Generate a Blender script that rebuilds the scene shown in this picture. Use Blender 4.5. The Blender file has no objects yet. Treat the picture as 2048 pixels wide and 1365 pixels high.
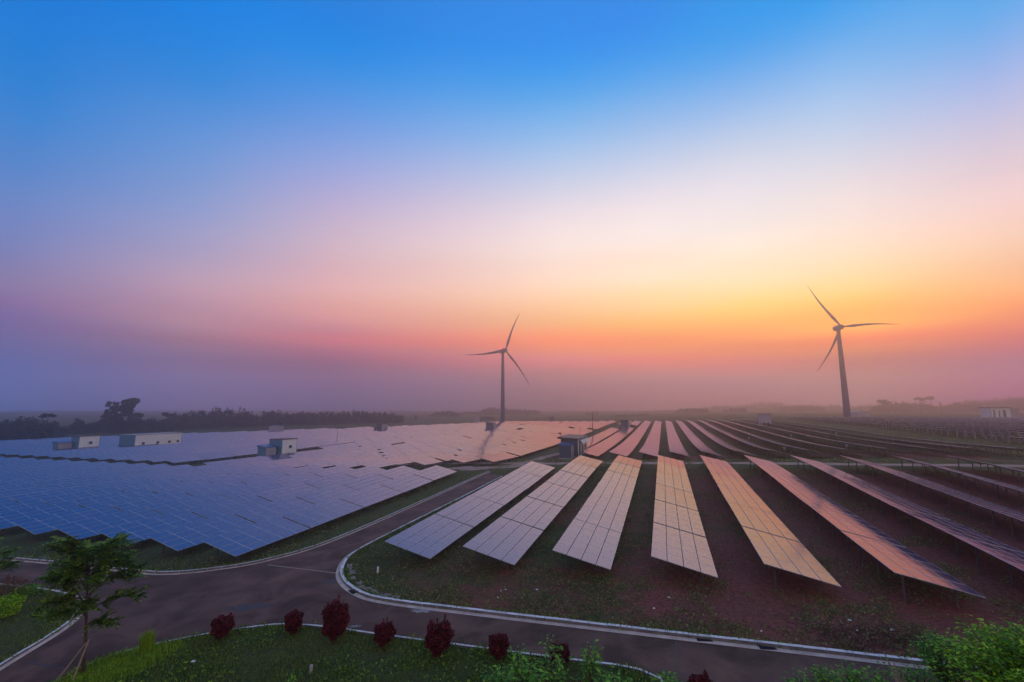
import bpy, math, random
import numpy as np
from mathutils import Vector, Matrix
R = math.radians
sc = bpy.context.scene
random.seed(7)
rng = np.random.default_rng(7)

# ------------------------------------------------------------------ camera
FPX, HORIZON = 910.0, 818.0            # focal length and horizon line in pixels of the 2048 x 1365 photograph
PITCH = math.atan((HORIZON - 682.5) / FPX)
CAM_H = 12.44
cam_data = bpy.data.cameras.new('camera')
cam = bpy.data.objects.new('camera', cam_data)
sc.collection.objects.link(cam)
cam.location = (0, 0, CAM_H)
cam.rotation_euler = (R(90) + PITCH, 0, 0)
cam_data.sensor_width = 36
cam_data.lens = 36 * FPX / 2048
cam_data.clip_start = 0.1
cam_data.clip_end = 20000
sc.camera = cam

# ------------------------------------------------------------------ dawn sky: colour by height above the horizon and by compass direction
SKY_E = [0, 1.5, 3, 4, 5, 6, 7, 8, 9, 10.5, 12, 14, 16, 18, 20, 24, 28, 32, 37, 42]
SKY = {
  -49: [(0.1222, 0.4467, 1.5555), (0.1222, 0.4519, 1.5666), (0.0, 0.2677, 1.1452), (0.0, 0.1416, 0.6093), (0.1354, 0.131, 0.4323), (0.1586, 0.1353, 0.346), (0.2085, 0.0851, 0.2978), (0.2243, 0.1401, 0.353), (0.3172, 0.1196, 0.3091), (0.333, 0.2399, 0.3886), (0.2491, 0.2178, 0.4278), (0.1877, 0.2496, 0.5368), (0.1561, 0.2407, 0.5467), (0.1248, 0.2564, 0.5976), (0.0832, 0.2353, 0.5941), (0.0227, 0.2293, 0.6495), (0.0, 0.2044, 0.6468), (0.0, 0.1914, 0.6726), (0.0, 0.1723, 0.6726), (0.0, 0.1551, 0.6726)],
  -36: [(0.3351, 0.3134, 0.8226), (0.3405, 0.317, 0.8292), (0.163, 0.2319, 0.7773), (0.2809, 0.1655, 0.3547), (0.1542, 0.0704, 0.2132), (0.3584, 0.2091, 0.3168), (0.4154, 0.1211, 0.0934), (0.5458, 0.2767, 0.325), (0.6715, 0.3179, 0.2942), (0.5965, 0.3038, 0.3721), (0.6884, 0.3936, 0.4461), (0.5846, 0.4067, 0.5107), (0.4193, 0.3736, 0.5665), (0.3723, 0.3745, 0.6011), (0.2908, 0.3592, 0.6376), (0.174, 0.3277, 0.6584), (0.1087, 0.2991, 0.696), (0.0156, 0.2404, 0.6779), (0.0, 0.2213, 0.7422), (0.0, 0.1992, 0.7422)],
  -22: [(0.0581, 0.1405, 0.4496), (0.0581, 0.1428, 0.4529), (0.0, 0.0191, 0.3694), (0.0061, 0.0, 0.1938), (0.1025, 0.0299, 0.1631), (0.3654, 0.0162, 0.1142), (0.5482, 0.1326, 0.2078), (1.0316, 0.1497, 0.1371), (0.6093, 0.1987, 0.2455), (0.9631, 0.3968, 0.34), (0.9027, 0.4058, 0.3038), (0.9417, 0.5253, 0.4938), (0.7974, 0.4651, 0.4769), (0.7262, 0.5008, 0.5583), (0.6746, 0.5033, 0.5832), (0.5045, 0.4229, 0.662), (0.2826, 0.386, 0.7361), (0.1433, 0.323, 0.7432), (0.0, 0.2693, 0.7646), (0.0, 0.1972, 0.7382)],
  -8: [(0.0641, 0.1115, 0.3204), (0.0641, 0.1115, 0.3245), (0.0111, 0.0794, 0.3398), (0.0058, 0.0271, 0.3002), (0.4707, 0.0804, 0.1869), (0.6824, 0.0806, 0.1906), (0.7499, 0.2051, 0.1746), (0.9981, 0.1495, 0.0837), (1.1974, 0.2506, 0.12), (0.9323, 0.4314, 0.2254), (1.0392, 0.4836, 0.2722), (1.0448, 0.6419, 0.4385), (0.9892, 0.644, 0.5502), (0.8793, 0.6116, 0.5586), (0.9113, 0.6977, 0.6882), (0.7109, 0.5882, 0.7105), (0.4617, 0.5046, 0.7393), (0.2292, 0.4323, 0.805), (0.0375, 0.3273, 0.7883), (0.0, 0.2291, 0.815)],
  6: [(0.1344, 0.0835, 0.1868), (0.1344, 0.0892, 0.1926), (0.159, 0.1121, 0.2529), (0.2914, 0.0868, 0.2472), (0.7389, 0.1411, 0.1675), (1.2313, 0.1898, 0.3511), (1.1393, 0.2705, 0.0951), (1.4356, 0.2472, 0.0207), (1.5156, 0.2934, 0.0339), (1.1061, 0.546, 0.1214), (1.1568, 0.6193, 0.2315), (1.188, 0.7779, 0.4314), (1.1923, 0.8544, 0.6463), (1.0062, 0.7959, 0.6513), (1.0777, 0.8847, 0.793), (0.8904, 0.7596, 0.7979), (0.5508, 0.6231, 0.7974), (0.2957, 0.5301, 0.8422), (0.024, 0.3517, 0.8056), (0.0, 0.2378, 0.8632)],
  18: [(0.4997, 0.2002, 0.2949), (0.516, 0.208, 0.3026), (0.0439, 0.1158, 0.4607), (0.5392, 0.1642, 0.389), (1.0902, 0.1523, 0.1794), (1.4228, 0.0665, 0.1348), (1.2578, 0.3597, 0.0053), (1.4245, 0.1958, 0.0), (1.287, 0.4145, 0.0118), (1.2132, 0.6573, 0.0232), (1.2444, 0.801, 0.298), (1.2963, 0.8548, 0.384), (1.2586, 0.9814, 0.7443), (1.1357, 0.8203, 0.6158), (1.0447, 0.9391, 0.8754), (0.9539, 0.8047, 0.8161), (0.6007, 0.6634, 0.8244), (0.3359, 0.5203, 0.807), (0.0414, 0.3676, 0.8268), (0.0, 0.2279, 0.8456)],
  28: [(0.6705, 0.236, 0.3874), (0.6879, 0.2452, 0.3966), (0.0225, 0.1709, 0.6723), (0.9298, 0.1129, 0.2761), (0.9566, 0.011, 0.2163), (1.2674, 0.2057, 0.0162), (1.0849, 0.169, 0.0), (1.674, 0.4094, 0.0), (1.313, 0.4794, 0.0), (1.3989, 0.7895, 0.0742), (1.35, 0.8732, 0.1467), (1.35, 0.9939, 0.5824), (1.2869, 0.8718, 0.5794), (1.2199, 0.983, 0.8237), (0.9276, 0.8708, 0.8043), (0.9141, 0.8162, 0.8785), (0.6094, 0.6634, 0.7731), (0.3201, 0.5205, 0.8463), (0.0116, 0.3266, 0.824), (0.0087, 0.2939, 0.824)],
  38: [(1.0447, 0.5763, 0.6204), (1.052, 0.5835, 0.6253), (0.3043, 0.3496, 0.493), (0.6423, 0.0746, 0.1707), (0.4339, 0.0036, 0.0976), (1.3354, 0.337, 0.0), (1.5373, 0.0248, 0.0), (2.0, 0.8933, 0.0), (2.0, 0.5753, 0.0), (1.3592, 0.713, 0.0029), (1.35, 0.9199, 0.2665), (1.3393, 0.8834, 0.4752), (1.3191, 0.915, 0.6502), (0.9804, 0.853, 0.724), (1.0528, 0.8414, 0.7731), (0.7503, 0.729, 0.7865), (0.4985, 0.6331, 0.8359), (0.2784, 0.5237, 0.8596), (0.0, 0.3241, 0.8294), (0.0, 0.2917, 0.8294)],
  49: [(1.058, 0.0593, 0.9202), (1.0472, 0.0593, 0.9258), (0.1835, 0.0, 0.5976), (0.0, 0.0, 0.4382), (0.7176, 0.0, 0.1564), (0.8862, 0.017, 0.0459), (1.3587, 0.218, 0.0), (1.2736, 0.3019, 0.0031), (1.4659, 0.4284, 0.0), (1.2614, 0.6576, 0.2047), (1.0809, 0.5834, 0.2845), (1.073, 0.7424, 0.4969), (1.0207, 0.6993, 0.5864), (0.9893, 0.7027, 0.708), (0.8197, 0.6347, 0.6591), (0.569, 0.554, 0.7585), (0.2994, 0.4543, 0.8294), (0.0592, 0.3856, 0.8269), (0.0444, 0.347, 0.8269), (0.0333, 0.3123, 0.8269)],
}
SKY_STRENGTH = 2.1        # the ramp colours are stored at half value
HAZE_DENSITY = 0.0014
world = bpy.data.worlds.new('World')
sc.world = world
world.use_nodes = True
wn, wl = world.node_tree.nodes, world.node_tree.links
wn.clear()
def wmath(op, a, b=None, c=None, clamp=False):
    n = wn.new('ShaderNodeMath'); n.operation = op; n.use_clamp = clamp
    for i, v in enumerate((a, b, c)):
        if v is None: continue
        if isinstance(v, (int, float)): n.inputs[i].default_value = v
        else: wl.new(v, n.inputs[i])
    return n.outputs[0]
tc = wn.new('ShaderNodeTexCoord')
sep = wn.new('ShaderNodeSeparateXYZ'); wl.new(tc.outputs['Generated'], sep.inputs[0])
el = wmath('MULTIPLY', wmath('ARCSINE', sep.outputs[2]), 180 / math.pi)
azd = wmath('MULTIPLY', wmath('ARCTAN2', sep.outputs[0], sep.outputs[1]), 180 / math.pi)
fac = wmath('DIVIDE', wmath('ADD', el, 5.0), 95.0, clamp=True)
def behind(c, k, b):                     # unseen sky beside the view, made rosier as fill for the foreground
    g = sum(c) / 3
    return tuple(k * (v * .5 + g * .5 * t) for v, t in zip(c, b))
side = {}
for a, st in SKY.items(): side[a] = st
side[-95] = [behind(c, 1.05, (1.1, .92, 1.05)) for c in SKY[-49]]
side[95] = [behind(c, .95, (1.05, .90, 1.0)) for c in SKY[49]]
back = [tuple(np.interp(e_, (0, 5, 9, 16, 28, 42), [c_[k_] for c_ in ((.46, .30, .30), (.72, .46, .42), (.86, .58, .52), (.80, .60, .58), (.56, .52, .62), (.28, .37, .60))]).item() for k_ in range(3)) for e_ in SKY_E]   # rosy belt out of view, brightened as fill for surfaces facing the camera
side[180] = side[-180] = back
anch = sorted(side)
ramps = {}
ELS = SKY_E
for a in anch:
    r = wn.new('ShaderNodeValToRGB'); cr = r.color_ramp; cr.interpolation = 'B_SPLINE'
    pts = [(-5, side[a][0])] + list(zip(ELS, side[a]))
    top = side[a][-1]
    zen = (.10, .20, .44)  # zenith out of view, paled so its fill is less blue
    pts += [(55, tuple(.45 * u + .55 * v for u, v in zip(top, zen))), (90, zen)]
    while len(cr.elements) < len(pts): cr.elements.new(0.5)
    for e, (d, c) in zip(cr.elements, pts):
        e.position = (d + 5) / 95
        e.color = (c[0] / 2, c[1] / 2, c[2] / 2, 1)
    wl.new(fac, r.inputs[0]); ramps[a] = r.outputs[0]
cur = ramps[anch[0]]
for a0, a1 in zip(anch, anch[1:]):
    mr = wn.new('ShaderNodeMapRange'); mr.interpolation_type = 'SMOOTHSTEP' if a1 - a0 > 20 else 'LINEAR'
    wl.new(azd, mr.inputs[0]); mr.inputs[1].default_value = a0; mr.inputs[2].default_value = a1
    mx = wn.new('ShaderNodeMix'); mx.data_type = 'RGBA'
    wl.new(mr.outputs[0], mx.inputs['Factor']); wl.new(cur, mx.inputs[6]); wl.new(ramps[a1], mx.inputs[7])
    cur = mx.outputs[2]
bg1 = wn.new('ShaderNodeBackground'); wl.new(cur, bg1.inputs[0]); bg1.inputs[1].default_value = SKY_STRENGTH
wo = wn.new('ShaderNodeOutputWorld'); wl.new(bg1.outputs[0], wo.inputs[0])

sun_data = bpy.data.lights.new('sun', 'SUN'); sun = bpy.data.objects.new('sun', sun_data)
sc.collection.objects.link(sun)
SUN_AZ, SUN_EL = R(28), R(9)
sun_data.energy = 0.08; sun_data.angle = R(90); sun_data.color = (1.0, .62, .40)
sd = Vector((math.sin(SUN_AZ) * math.cos(SUN_EL), math.cos(SUN_AZ) * math.cos(SUN_EL), math.sin(SUN_EL)))
sun.rotation_euler = sd.to_track_quat('Z', 'Y').to_euler()
sun.location = (60, 120, 60)

sc.view_settings.view_transform = 'Standard'; sc.view_settings.look = 'None'
sc.view_settings.exposure = 0.0; sc.view_settings.gamma = 1.0; sc.view_settings.use_curve_mapping = False
sc.cycles.max_bounces = 5; sc.cycles.diffuse_bounces = 2; sc.cycles.glossy_bounces = 3
sc.cycles.volume_bounces = 1; sc.cycles.transparent_max_bounces = 8; sc.cycles.use_denoising = True

# ------------------------------------------------------------------ helpers
def tag(o, label=None, cat=None, group=None, kind=None):
    if label: o['label'] = label
    if cat: o['category'] = cat
    if group: o['group'] = group
    if kind: o['kind'] = kind
    return o
def empty(name, loc=(0, 0, 0), rz=0.0):
    o = bpy.data.objects.new(name, None); sc.collection.objects.link(o)
    o.location = loc; o.rotation_euler = (0, 0, rz); o.empty_display_size = .3
    return o
class MB:
    def __init__(s): s.v = []; s.f = []; s.m = []
    def face(s, pts, m=0):
        n = len(s.v); s.v += [tuple(p) for p in pts]; s.f.append(tuple(range(n, n + len(pts)))); s.m.append(m); return s
    def hexa(s, p, m=0):                 # p: 4 bottom corners then 4 top corners
        n = len(s.v); s.v += [tuple(q) for q in p]
        for f in ((3, 2, 1, 0), (4, 5, 6, 7), (0, 1, 5, 4), (1, 2, 6, 5), (2, 3, 7, 6), (3, 0, 4, 7)):
            s.f.append(tuple(n + i for i in f)); s.m.append(m)
        return s
    def box(s, x0, x1, y0, y1, z0, z1, m=0):
        return s.hexa([(x0, y0, z0), (x1, y0, z0), (x1, y1, z0), (x0, y1, z0), (x0, y0, z1), (x1, y0, z1), (x1, y1, z1), (x0, y1, z1)], m)
    def bar(s, a, b, w, h=None, m=0):
        a, b = Vector(a), Vector(b); d = (b - a).normalized(); h = h or w
        up = Vector((0, 0, 1)) if abs(d.z) < .95 else Vector((0, 1, 0))
        u = d.cross(up).normalized() * (w / 2); v = u.cross(d).normalized() * (h / 2)
        return s.hexa([a - u - v, a + u - v, a + u + v, a - u + v, b - u - v, b + u - v, b + u + v, b - u + v], m)
    def tube(s, pts, rad, n=8, m=0, cap=True):
        pts = [Vector(p) for p in pts]; rings = []
        for i, p in enumerate(pts):
            d = (pts[min(i + 1, len(pts) - 1)] - pts[max(i - 1, 0)]).normalized()
            up = Vector((0, 0, 1)) if abs(d.z) < .9 else Vector((0, 1, 0))
            u = d.cross(up).normalized(); v = u.cross(d)
            r = rad[i] if isinstance(rad, (list, tuple)) else rad
            b = len(s.v)
            for k in range(n):
                t = 2 * math.pi * k / n; s.v.append(tuple(p + u * (r * math.cos(t)) + v * (r * math.sin(t))))
            rings.append(b)
        for b0, b1 in zip(rings, rings[1:]):
            for k in range(n):
                s.f.append((b0 + k, b1 + k, b1 + (k + 1) % n, b0 + (k + 1) % n)); s.m.append(m)
        if cap:
            s.f.append(tuple(rings[0] + k for k in range(n))); s.m.append(m)
            s.f.append(tuple(rings[-1] + k for k in reversed(range(n)))); s.m.append(m)
        return s
    def mesh(s, name, mats, smooth=False):
        me = bpy.data.meshes.new(name); me.from_pydata(s.v, [], s.f)
        for m in (mats if isinstance(mats, (list, tuple)) else [mats]): me.materials.append(m)
        me.polygons.foreach_set('material_index', s.m)
        if smooth: me.polygons.foreach_set('use_smooth', [True] * len(s.f))
        me.update(); return me
    def build(s, name, mats, parent=None, smooth=False):
        return link(name, s.mesh(name, mats, smooth), parent)
def link(name, me, parent=None, loc=None):
    o = bpy.data.objects.new(name, me); sc.collection.objects.link(o)
    if parent: o.parent = parent
    if loc: o.location = loc
    return o
def np_mesh(name, V, F, mats, k=4, mi=None):
    V = np.asarray(V, dtype=np.float32).reshape(-1, 3); F = np.asarray(F, dtype=np.int32).reshape(-1, k)
    me = bpy.data.meshes.new(name); me.vertices.add(len(V)); me.vertices.foreach_set('co', V.ravel())
    me.loops.add(F.size); me.loops.foreach_set('vertex_index', F.ravel())
    me.polygons.add(len(F)); me.polygons.foreach_set('loop_start', np.arange(0, F.size, k, dtype=np.int32))
    me.polygons.foreach_set('loop_total', np.full(len(F), k, dtype=np.int32))
    for m in (mats if isinstance(mats, (list, tuple)) else [mats]): me.materials.append(m)
    if mi is not None: me.polygons.foreach_set('material_index', np.asarray(mi, dtype=np.int32))
    me.update(calc_edges=True); me.validate(); return me

# ------------------------------------------------------------------ materials
def mat(name, color, rough=.7, metallic=0.0, var=.15, scale=3.0, bump=0.0, spec=.5, bscale=None, ior=1.5, emit=None, estr=0):
    m = bpy.data.materials.new(name); m.use_nodes = True; nt = m.node_tree; n, l = nt.nodes, nt.links
    b = n['Principled BSDF']; b.inputs['Roughness'].default_value = rough; b.inputs['Metallic'].default_value = metallic
    b.inputs['Specular IOR Level'].default_value = spec; b.inputs['IOR'].default_value = ior
    t = n.new('ShaderNodeTexCoord'); no = n.new('ShaderNodeTexNoise'); no.inputs['Scale'].default_value = scale; no.inputs['Detail'].default_value = 6
    l.new(t.outputs['Object'], no.inputs['Vector'])
    r = n.new('ShaderNodeValToRGB'); r.color_ramp.elements[0].position = .3; r.color_ramp.elements[1].position = .7
    r.color_ramp.elements[0].color = tuple(c * (1 - var) for c in color) + (1,)
    r.color_ramp.elements[1].color = tuple(min(1, c * (1 + var)) for c in color) + (1,)
    l.new(no.outputs['Fac'], r.inputs[0]); l.new(r.outputs[0], b.inputs['Base Color'])
    if bump:
        n2 = n.new('ShaderNodeTexNoise'); n2.inputs['Scale'].default_value = bscale or scale * 4; n2.inputs['Detail'].default_value = 8
        l.new(t.outputs['Object'], n2.inputs['Vector'])
        bp = n.new('ShaderNodeBump'); bp.inputs['Strength'].default_value = 1; bp.inputs['Distance'].default_value = bump
        l.new(n2.outputs['Fac'], bp.inputs['Height']); l.new(bp.outputs[0], b.inputs['Normal'])
    if emit:
        b.inputs['Emission Color'].default_value = emit + (1,); b.inputs['Emission Strength'].default_value = estr
    return m
def leaf_mat(name, c0, c1, c2, trans=.25):
    m = bpy.data.materials.new(name); m.use_nodes = True; nt = m.node_tree; n, l = nt.nodes, nt.links
    b = n['Principled BSDF']; b.inputs['Roughness'].default_value = .6; b.inputs['Specular IOR Level'].default_value = .3
    g = n.new('ShaderNodeNewGeometry'); r = n.new('ShaderNodeValToRGB'); r.color_ramp.elements.new(.5)
    for e, (p, c) in zip(r.color_ramp.elements, ((0, c0), (.55, c1), (1, c2))): e.position = p; e.color = c + (1,)
    l.new(g.outputs['Random Per Island'], r.inputs[0]); l.new(r.outputs[0], b.inputs['Base Color'])
    tr = n.new('ShaderNodeBsdfTranslucent'); l.new(r.outputs[0], tr.inputs[0])
    mx = n.new('ShaderNodeMixShader'); mx.inputs[0].default_value = trans
    l.new(b.outputs[0], mx.inputs[1]); l.new(tr.outputs[0], mx.inputs[2]); l.new(mx.outputs[0], n['Material Output'].inputs[0])
    return m
M = {}
M['alu'] = mat('anodised_aluminium', (.50, .50, .54), .35, .35, .08)
M['galv'] = mat('galvanised_steel', (.12, .11, .12), .55, .5, .2, 6)
M['backsheet'] = mat('module_backsheet', (.045, .04, .045), .7, 0, .1)
M['concrete'] = mat('pale_concrete', (.42, .38, .35), .85, 0, .22, 2.5, .004)
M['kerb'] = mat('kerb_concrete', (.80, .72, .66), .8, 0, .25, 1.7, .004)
M['kerb_face'] = mat('shaded_kerb_face', (.17, .15, .14), .9, 0, .3, 2.2, .004)  # upright kerb faces coloured darker to imitate their shade
M['gutter'] = mat('gutter_concrete', (.70, .50, .38), .85, 0, .25, 1.3, .003)
M['post_concrete'] = mat('grey_concrete_post', (.50, .47, .45), .9, 0, .15)
M['paint_white'] = mat('worn_line_paint', (.34, .24, .15), .7, 0, .3, 5)
M['wall_white'] = mat('white_wall_panel', (.78, .82, .76), .6, 0, .06, 1.5)
M['wall_blue_shade'] = mat('blue_shaded_wall', (.07, .20, .30), .5, 0, .08, 1.5)  # end-wall colour takes in its shade and the reflected blue
M['wall_grey'] = mat('grey_wall_panel', (.34, .33, .36), .6, 0, .08, 1.5)
M['cab_blue'] = mat('dark_blue_steel', (.05, .085, .13), .4, .1, .1, 2)
M['roof_blue'] = mat('bright_blue_roof', (.02, .12, .30), .45, 0, .08, 2)
M['dark'] = mat('dark_opening', (.015, .017, .025), .5, 0, .1)
M['roof_dark'] = mat('dark_roof_edge', (.03, .03, .04), .5, 0, .1)
M['glass_dark'] = mat('dark_window_glass', (.02, .03, .05), .12, 0, .1, spec=.8)
M['turbine'] = mat('turbine_silhouette', (.03, .05, .13), .5, 0, .06, .3)  # white turbine coloured dark navy to imitate its backlit silhouette
M['red_lamp'] = mat('red_beacon', (.6, .02, .02), .4, emit=(1, .05, .03), estr=6)
M['wood'] = mat('pale_stake_wood', (.30, .24, .18), .85, 0, .2, 8)
M['bark'] = mat('tree_bark', (.09, .055, .04), .9, 0, .3, 9, .01)
M['iron'] = mat('drain_iron', (.03, .03, .035), .6, .4, .2, 8)
M['stone'] = mat('pale_rubble', (.34, .26, .22), .9, 0, .3, 4, .01)
M['green_dark'] = leaf_mat('dark_green_leaves', (0.0279, 0.0776, 0.0109), (0.0931, 0.2018, 0.0186), (0.3415, 0.4968, 0.0389))
M['green_grass'] = leaf_mat('grass_blades', (0.0624, 0.0936, 0.0166), (0.1352, 0.1976, 0.0291), (0.3120, 0.3536, 0.0624))
M['green_lush'] = leaf_mat('lush_grass_blades', (0.1170, 0.2145, 0.0156), (0.2340, 0.4290, 0.0234), (0.4680, 0.7020, 0.0390))
M['green_bright'] = leaf_mat('bright_green_leaves', (0.0506, 0.1644, 0.0051), (0.1771, 0.4554, 0.0101), (0.6325, 0.8602, 0.0253))
M['green_mid'] = leaf_mat('mid_green_leaves', (0.0450, 0.1350, 0.0180), (0.1200, 0.3300, 0.0270), (0.3300, 0.6300, 0.0450))
M['weed'] = leaf_mat('weed_leaves', (0.0567, 0.0756, 0.0227), (0.1323, 0.1607, 0.0473), (0.3780, 0.3780, 0.1134))
M['weed_dry'] = leaf_mat('dry_weed_leaves', (0.1120, 0.0560, 0.0403), (0.2016, 0.1008, 0.0672), (0.3360, 0.2016, 0.1344))
M['red_leaf'] = leaf_mat('dark_red_leaves', (.015, .005, .006), (.10, .010, .016), (.34, .022, .035))
M['far_leaf'] = leaf_mat('far_tree_leaves', (.020, .045, .045), (.034, .072, .070), (.06, .11, .10), .1)

def glass_mat():
    m = bpy.data.materials.new('solar_glass'); m.use_nodes = True; nt = m.node_tree; n, l = nt.nodes, nt.links
    b = n['Principled BSDF']; b.inputs['Roughness'].default_value = .08; b.inputs['IOR'].default_value = 1.5
    b.inputs['Specular IOR Level'].default_value = 0
    gl = n.new('ShaderNodeBsdfGlossy'); gl.inputs['Color'].default_value = (.95, .88, 1.0, 1)   # anti-reflection coat, faintly rosy
    fr = n.new('ShaderNodeFresnel'); fr.inputs['IOR'].default_value = 2.35
    mxs = n.new('ShaderNodeMixShader'); l.new(fr.outputs[0], mxs.inputs[0]); l.new(b.outputs[0], mxs.inputs[1]); l.new(gl.outputs[0], mxs.inputs[2]); l.new(mxs.outputs[0], n['Material Output'].inputs[0])
    t = n.new('ShaderNodeTexCoord')
    br = n.new('ShaderNodeTexBrick'); br.offset = 0; br.inputs['Scale'].default_value = 1
    br.inputs['Brick Width'].default_value = .158; br.inputs['Row Height'].default_value = .158; br.inputs['Mortar Size'].default_value = .004
    br.inputs['Color1'].default_value = (.030, .028, .10, 1); br.inputs['Color2'].default_value = (.036, .034, .12, 1)
    br.inputs['Mortar'].default_value = (.06, .07, .10, 1)
    l.new(t.outputs['Object'], br.inputs['Vector']); l.new(br.outputs['Color'], b.inputs['Base Color'])
    oi = n.new('ShaderNodeObjectInfo'); mr = n.new('ShaderNodeMapRange'); mr.inputs[3].default_value = .09; mr.inputs[4].default_value = .14
    l.new(oi.outputs['Random'], mr.inputs[0]); l.new(mr.outputs[0], gl.inputs['Roughness'])
    no = n.new('ShaderNodeTexNoise'); no.inputs['Scale'].default_value = .9; no.inputs['Detail'].default_value = 2
    l.new(t.outputs['Object'], no.inputs['Vector'])
    bp = n.new('ShaderNodeBump'); bp.inputs['Strength'].default_value = 1; bp.inputs['Distance'].default_value = .0022
    l.new(no.outputs['Fac'], bp.inputs['Height']); l.new(bp.outputs[0], gl.inputs['Normal'])
    return m
M['glass'] = glass_mat()

# ------------------------------------------------------------------ terrain: a gentle bowl, given on (r, t) = across and along the table rows
AZ = R(18.2); CA, SA = math.cos(AZ), math.sin(AZ)
KT = np.array([-60, -20, 30, 55, 80, 88, 108, 145, 200, 300, 450, 900, 3000.])
KR = np.array([-1500, -260, -150, -100, -60, -38, -21, 0, 27, 50, 90, 200, 1500.])
KZ = np.array([      # height of the high table edge against the camera
 [-14, -13, -12.4, -12.2, -12.1, -12, -12, -11.9, -11.3, -10.8, -9.5, -8.5, -7],
 [-14, -13, -12.4, -12.2, -12.1, -12, -12, -11.9, -11.3, -10.8, -9.5, -8.5, -7],
 [-13.4, -13, -12.2, -12.1, -12.1, -12.1, -12, -11.8, -11.4, -10.4, -9.3, -8.3, -7],
 [-13.2, -12.9, -12.0, -11.8, -11.8, -11.8, -11.8, -11.5, -11.1, -9.5, -8.9, -8, -7],
 [-12.8, -12.5, -11.5, -10.9, -10.5, -10.8, -11.2, -11.1, -10.8, -9.2, -8.5, -8, -7],
 [-12.5, -12.3, -11.2, -10.45, -9.75, -9.9, -10.3, -10.4, -10.2, -8.8, -8, -7.5, -7],
 [-12.1, -11.9, -10.25, -9.35, -8.5, -8.55, -10.0, -10.2, -9.8, -8.4, -7.5, -7, -7],
 [-11.8, -11.3, -9.6, -8.72, -7.82, -7.72, -9.4, -10.0, -9.6, -8.2, -7.2, -7, -7],
 [-11, -10.5, -8.8, -7.9, -7.05, -6.95, -8.2, -8.9, -8.5, -7.3, -6.6, -6.5, -7],
 [-10.3, -9.8, -8.1, -7.2, -6.4, -6.35, -7.1, -7.4, -6.9, -6.4, -6.0, -6, -7],
 [-9.4, -8.6, -7.1, -6.5, -6.1, -6.2, -6.6, -7.2, -6.5, -5.9, -5.6, -5.6, -7],
 [-8, -7.4, -6.6, -6.2, -5.9, -5.9, -6.1, -6.7, -6.2, -5.6, -5.4, -5.4, -7],
 [-8, -7.4, -6.6, -6.2, -5.9, -5.9, -6.1, -6.7, -6.2, -5.6, -5.4, -5.4, -7]])
def herm(xk, Y, x):                      # Y[..., k] cubic through the knots with limited slopes
    d = np.diff(Y, axis=-1) / np.diff(xk)
    s = np.zeros_like(Y); a, b = d[..., :-1], d[..., 1:]
    w1 = 2 * np.diff(xk)[1:] + np.diff(xk)[:-1]; w2 = np.diff(xk)[1:] + 2 * np.diff(xk)[:-1]
    with np.errstate(divide='ignore', invalid='ignore'):
        h = (w1 + w2) / (w1 / a + w2 / b)
    s[..., 1:-1] = np.where(a * b > 0, h, 0)
    s[..., 0] = d[..., 0]; s[..., -1] = d[..., -1]
    i = np.clip(np.searchsorted(xk, x) - 1, 0, len(xk) - 2)
    hh = (xk[i + 1] - xk[i]); u = (x - xk[i]) / hh
    return i, hh, u, s
def smoothz(r, t):
    r = np.atleast_1d(np.asarray(r, float)); t = np.atleast_1d(np.asarray(t, float))
    r = np.clip(r, KR[0], KR[-1]); t = np.clip(t, KT[0], KT[-1])
    i, hh, u, s = herm(KT, KZ, t)        # value on every r knot
    y0, y1, s0, s1 = KZ[:, i], KZ[:, i + 1], s[:, i], s[:, i + 1]
    V = (y0 * (1 + 2 * u) * (1 - u) ** 2 + hh * s0 * u * (1 - u) ** 2 + y1 * u * u * (3 - 2 * u) + hh * s1 * u * u * (u - 1)).T
    i, hh, u, s = herm(KR, V, r); k = np.arange(len(r))
    y0, y1, s0, s1 = V[k, i], V[k, i + 1], s[k, i], s[k, i + 1]
    return y0 * (1 + 2 * u) * (1 - u) ** 2 + hh * s0 * u * (1 - u) ** 2 + y1 * u * u * (3 - 2 * u) + hh * s1 * u * u * (u - 1)
CLEAR = 1.8
def ground_rt(r, t): return smoothz(r, t) + CAM_H - CLEAR
def ground(x, y):
    x = np.atleast_1d(np.asarray(x, float)); y = np.atleast_1d(np.asarray(y, float))
    return ground_rt(x * CA - y * SA, x * SA + y * CA)
def gz(x, y): return float(ground(x, y)[0])
def rt(r, t): return r * CA + t * SA, -r * SA + t * CA
def ray(px, py):
    u = (682.5 - py) / FPX; v = (px - 1024) / FPX
    return v, math.cos(PITCH) - u * math.sin(PITCH), math.sin(PITCH) + u * math.cos(PITCH)
def at(px, py, hh=0.0):                  # where the line of sight through a point of the photograph meets the ground
    d = ray(px, py); ks = np.geomspace(12, 1500, 500)
    h = CAM_H + ks * d[2] - ground(ks * d[0], ks * d[1]) - hh
    j = np.where(h < 0)[0]
    j = j[0] if len(j) else len(ks) - 1
    a, b = ks[max(j - 1, 0)], ks[j]
    for _ in range(24):
        m = (a + b) / 2
        if CAM_H + m * d[2] - gz(m * d[0], m * d[1]) - hh < 0: b = m
        else: a = m
    return Vector((a * d[0], a * d[1], gz(a * d[0], a * d[1])))
def at_depth(px, py, Y):
    d = ray(px, py); k = Y / d[1]; return Vector((k * d[0], Y, CAM_H + k * d[2]))
def proj(p):
    x, y, z = p[0], p[1], p[2] - CAM_H
    d = y * math.cos(PITCH) + z * math.sin(PITCH); u = -y * math.sin(PITCH) + z * math.cos(PITCH)
    if d < .5: return None
    return 1024 + FPX * x / d, 682.5 - FPX * u / d

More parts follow.
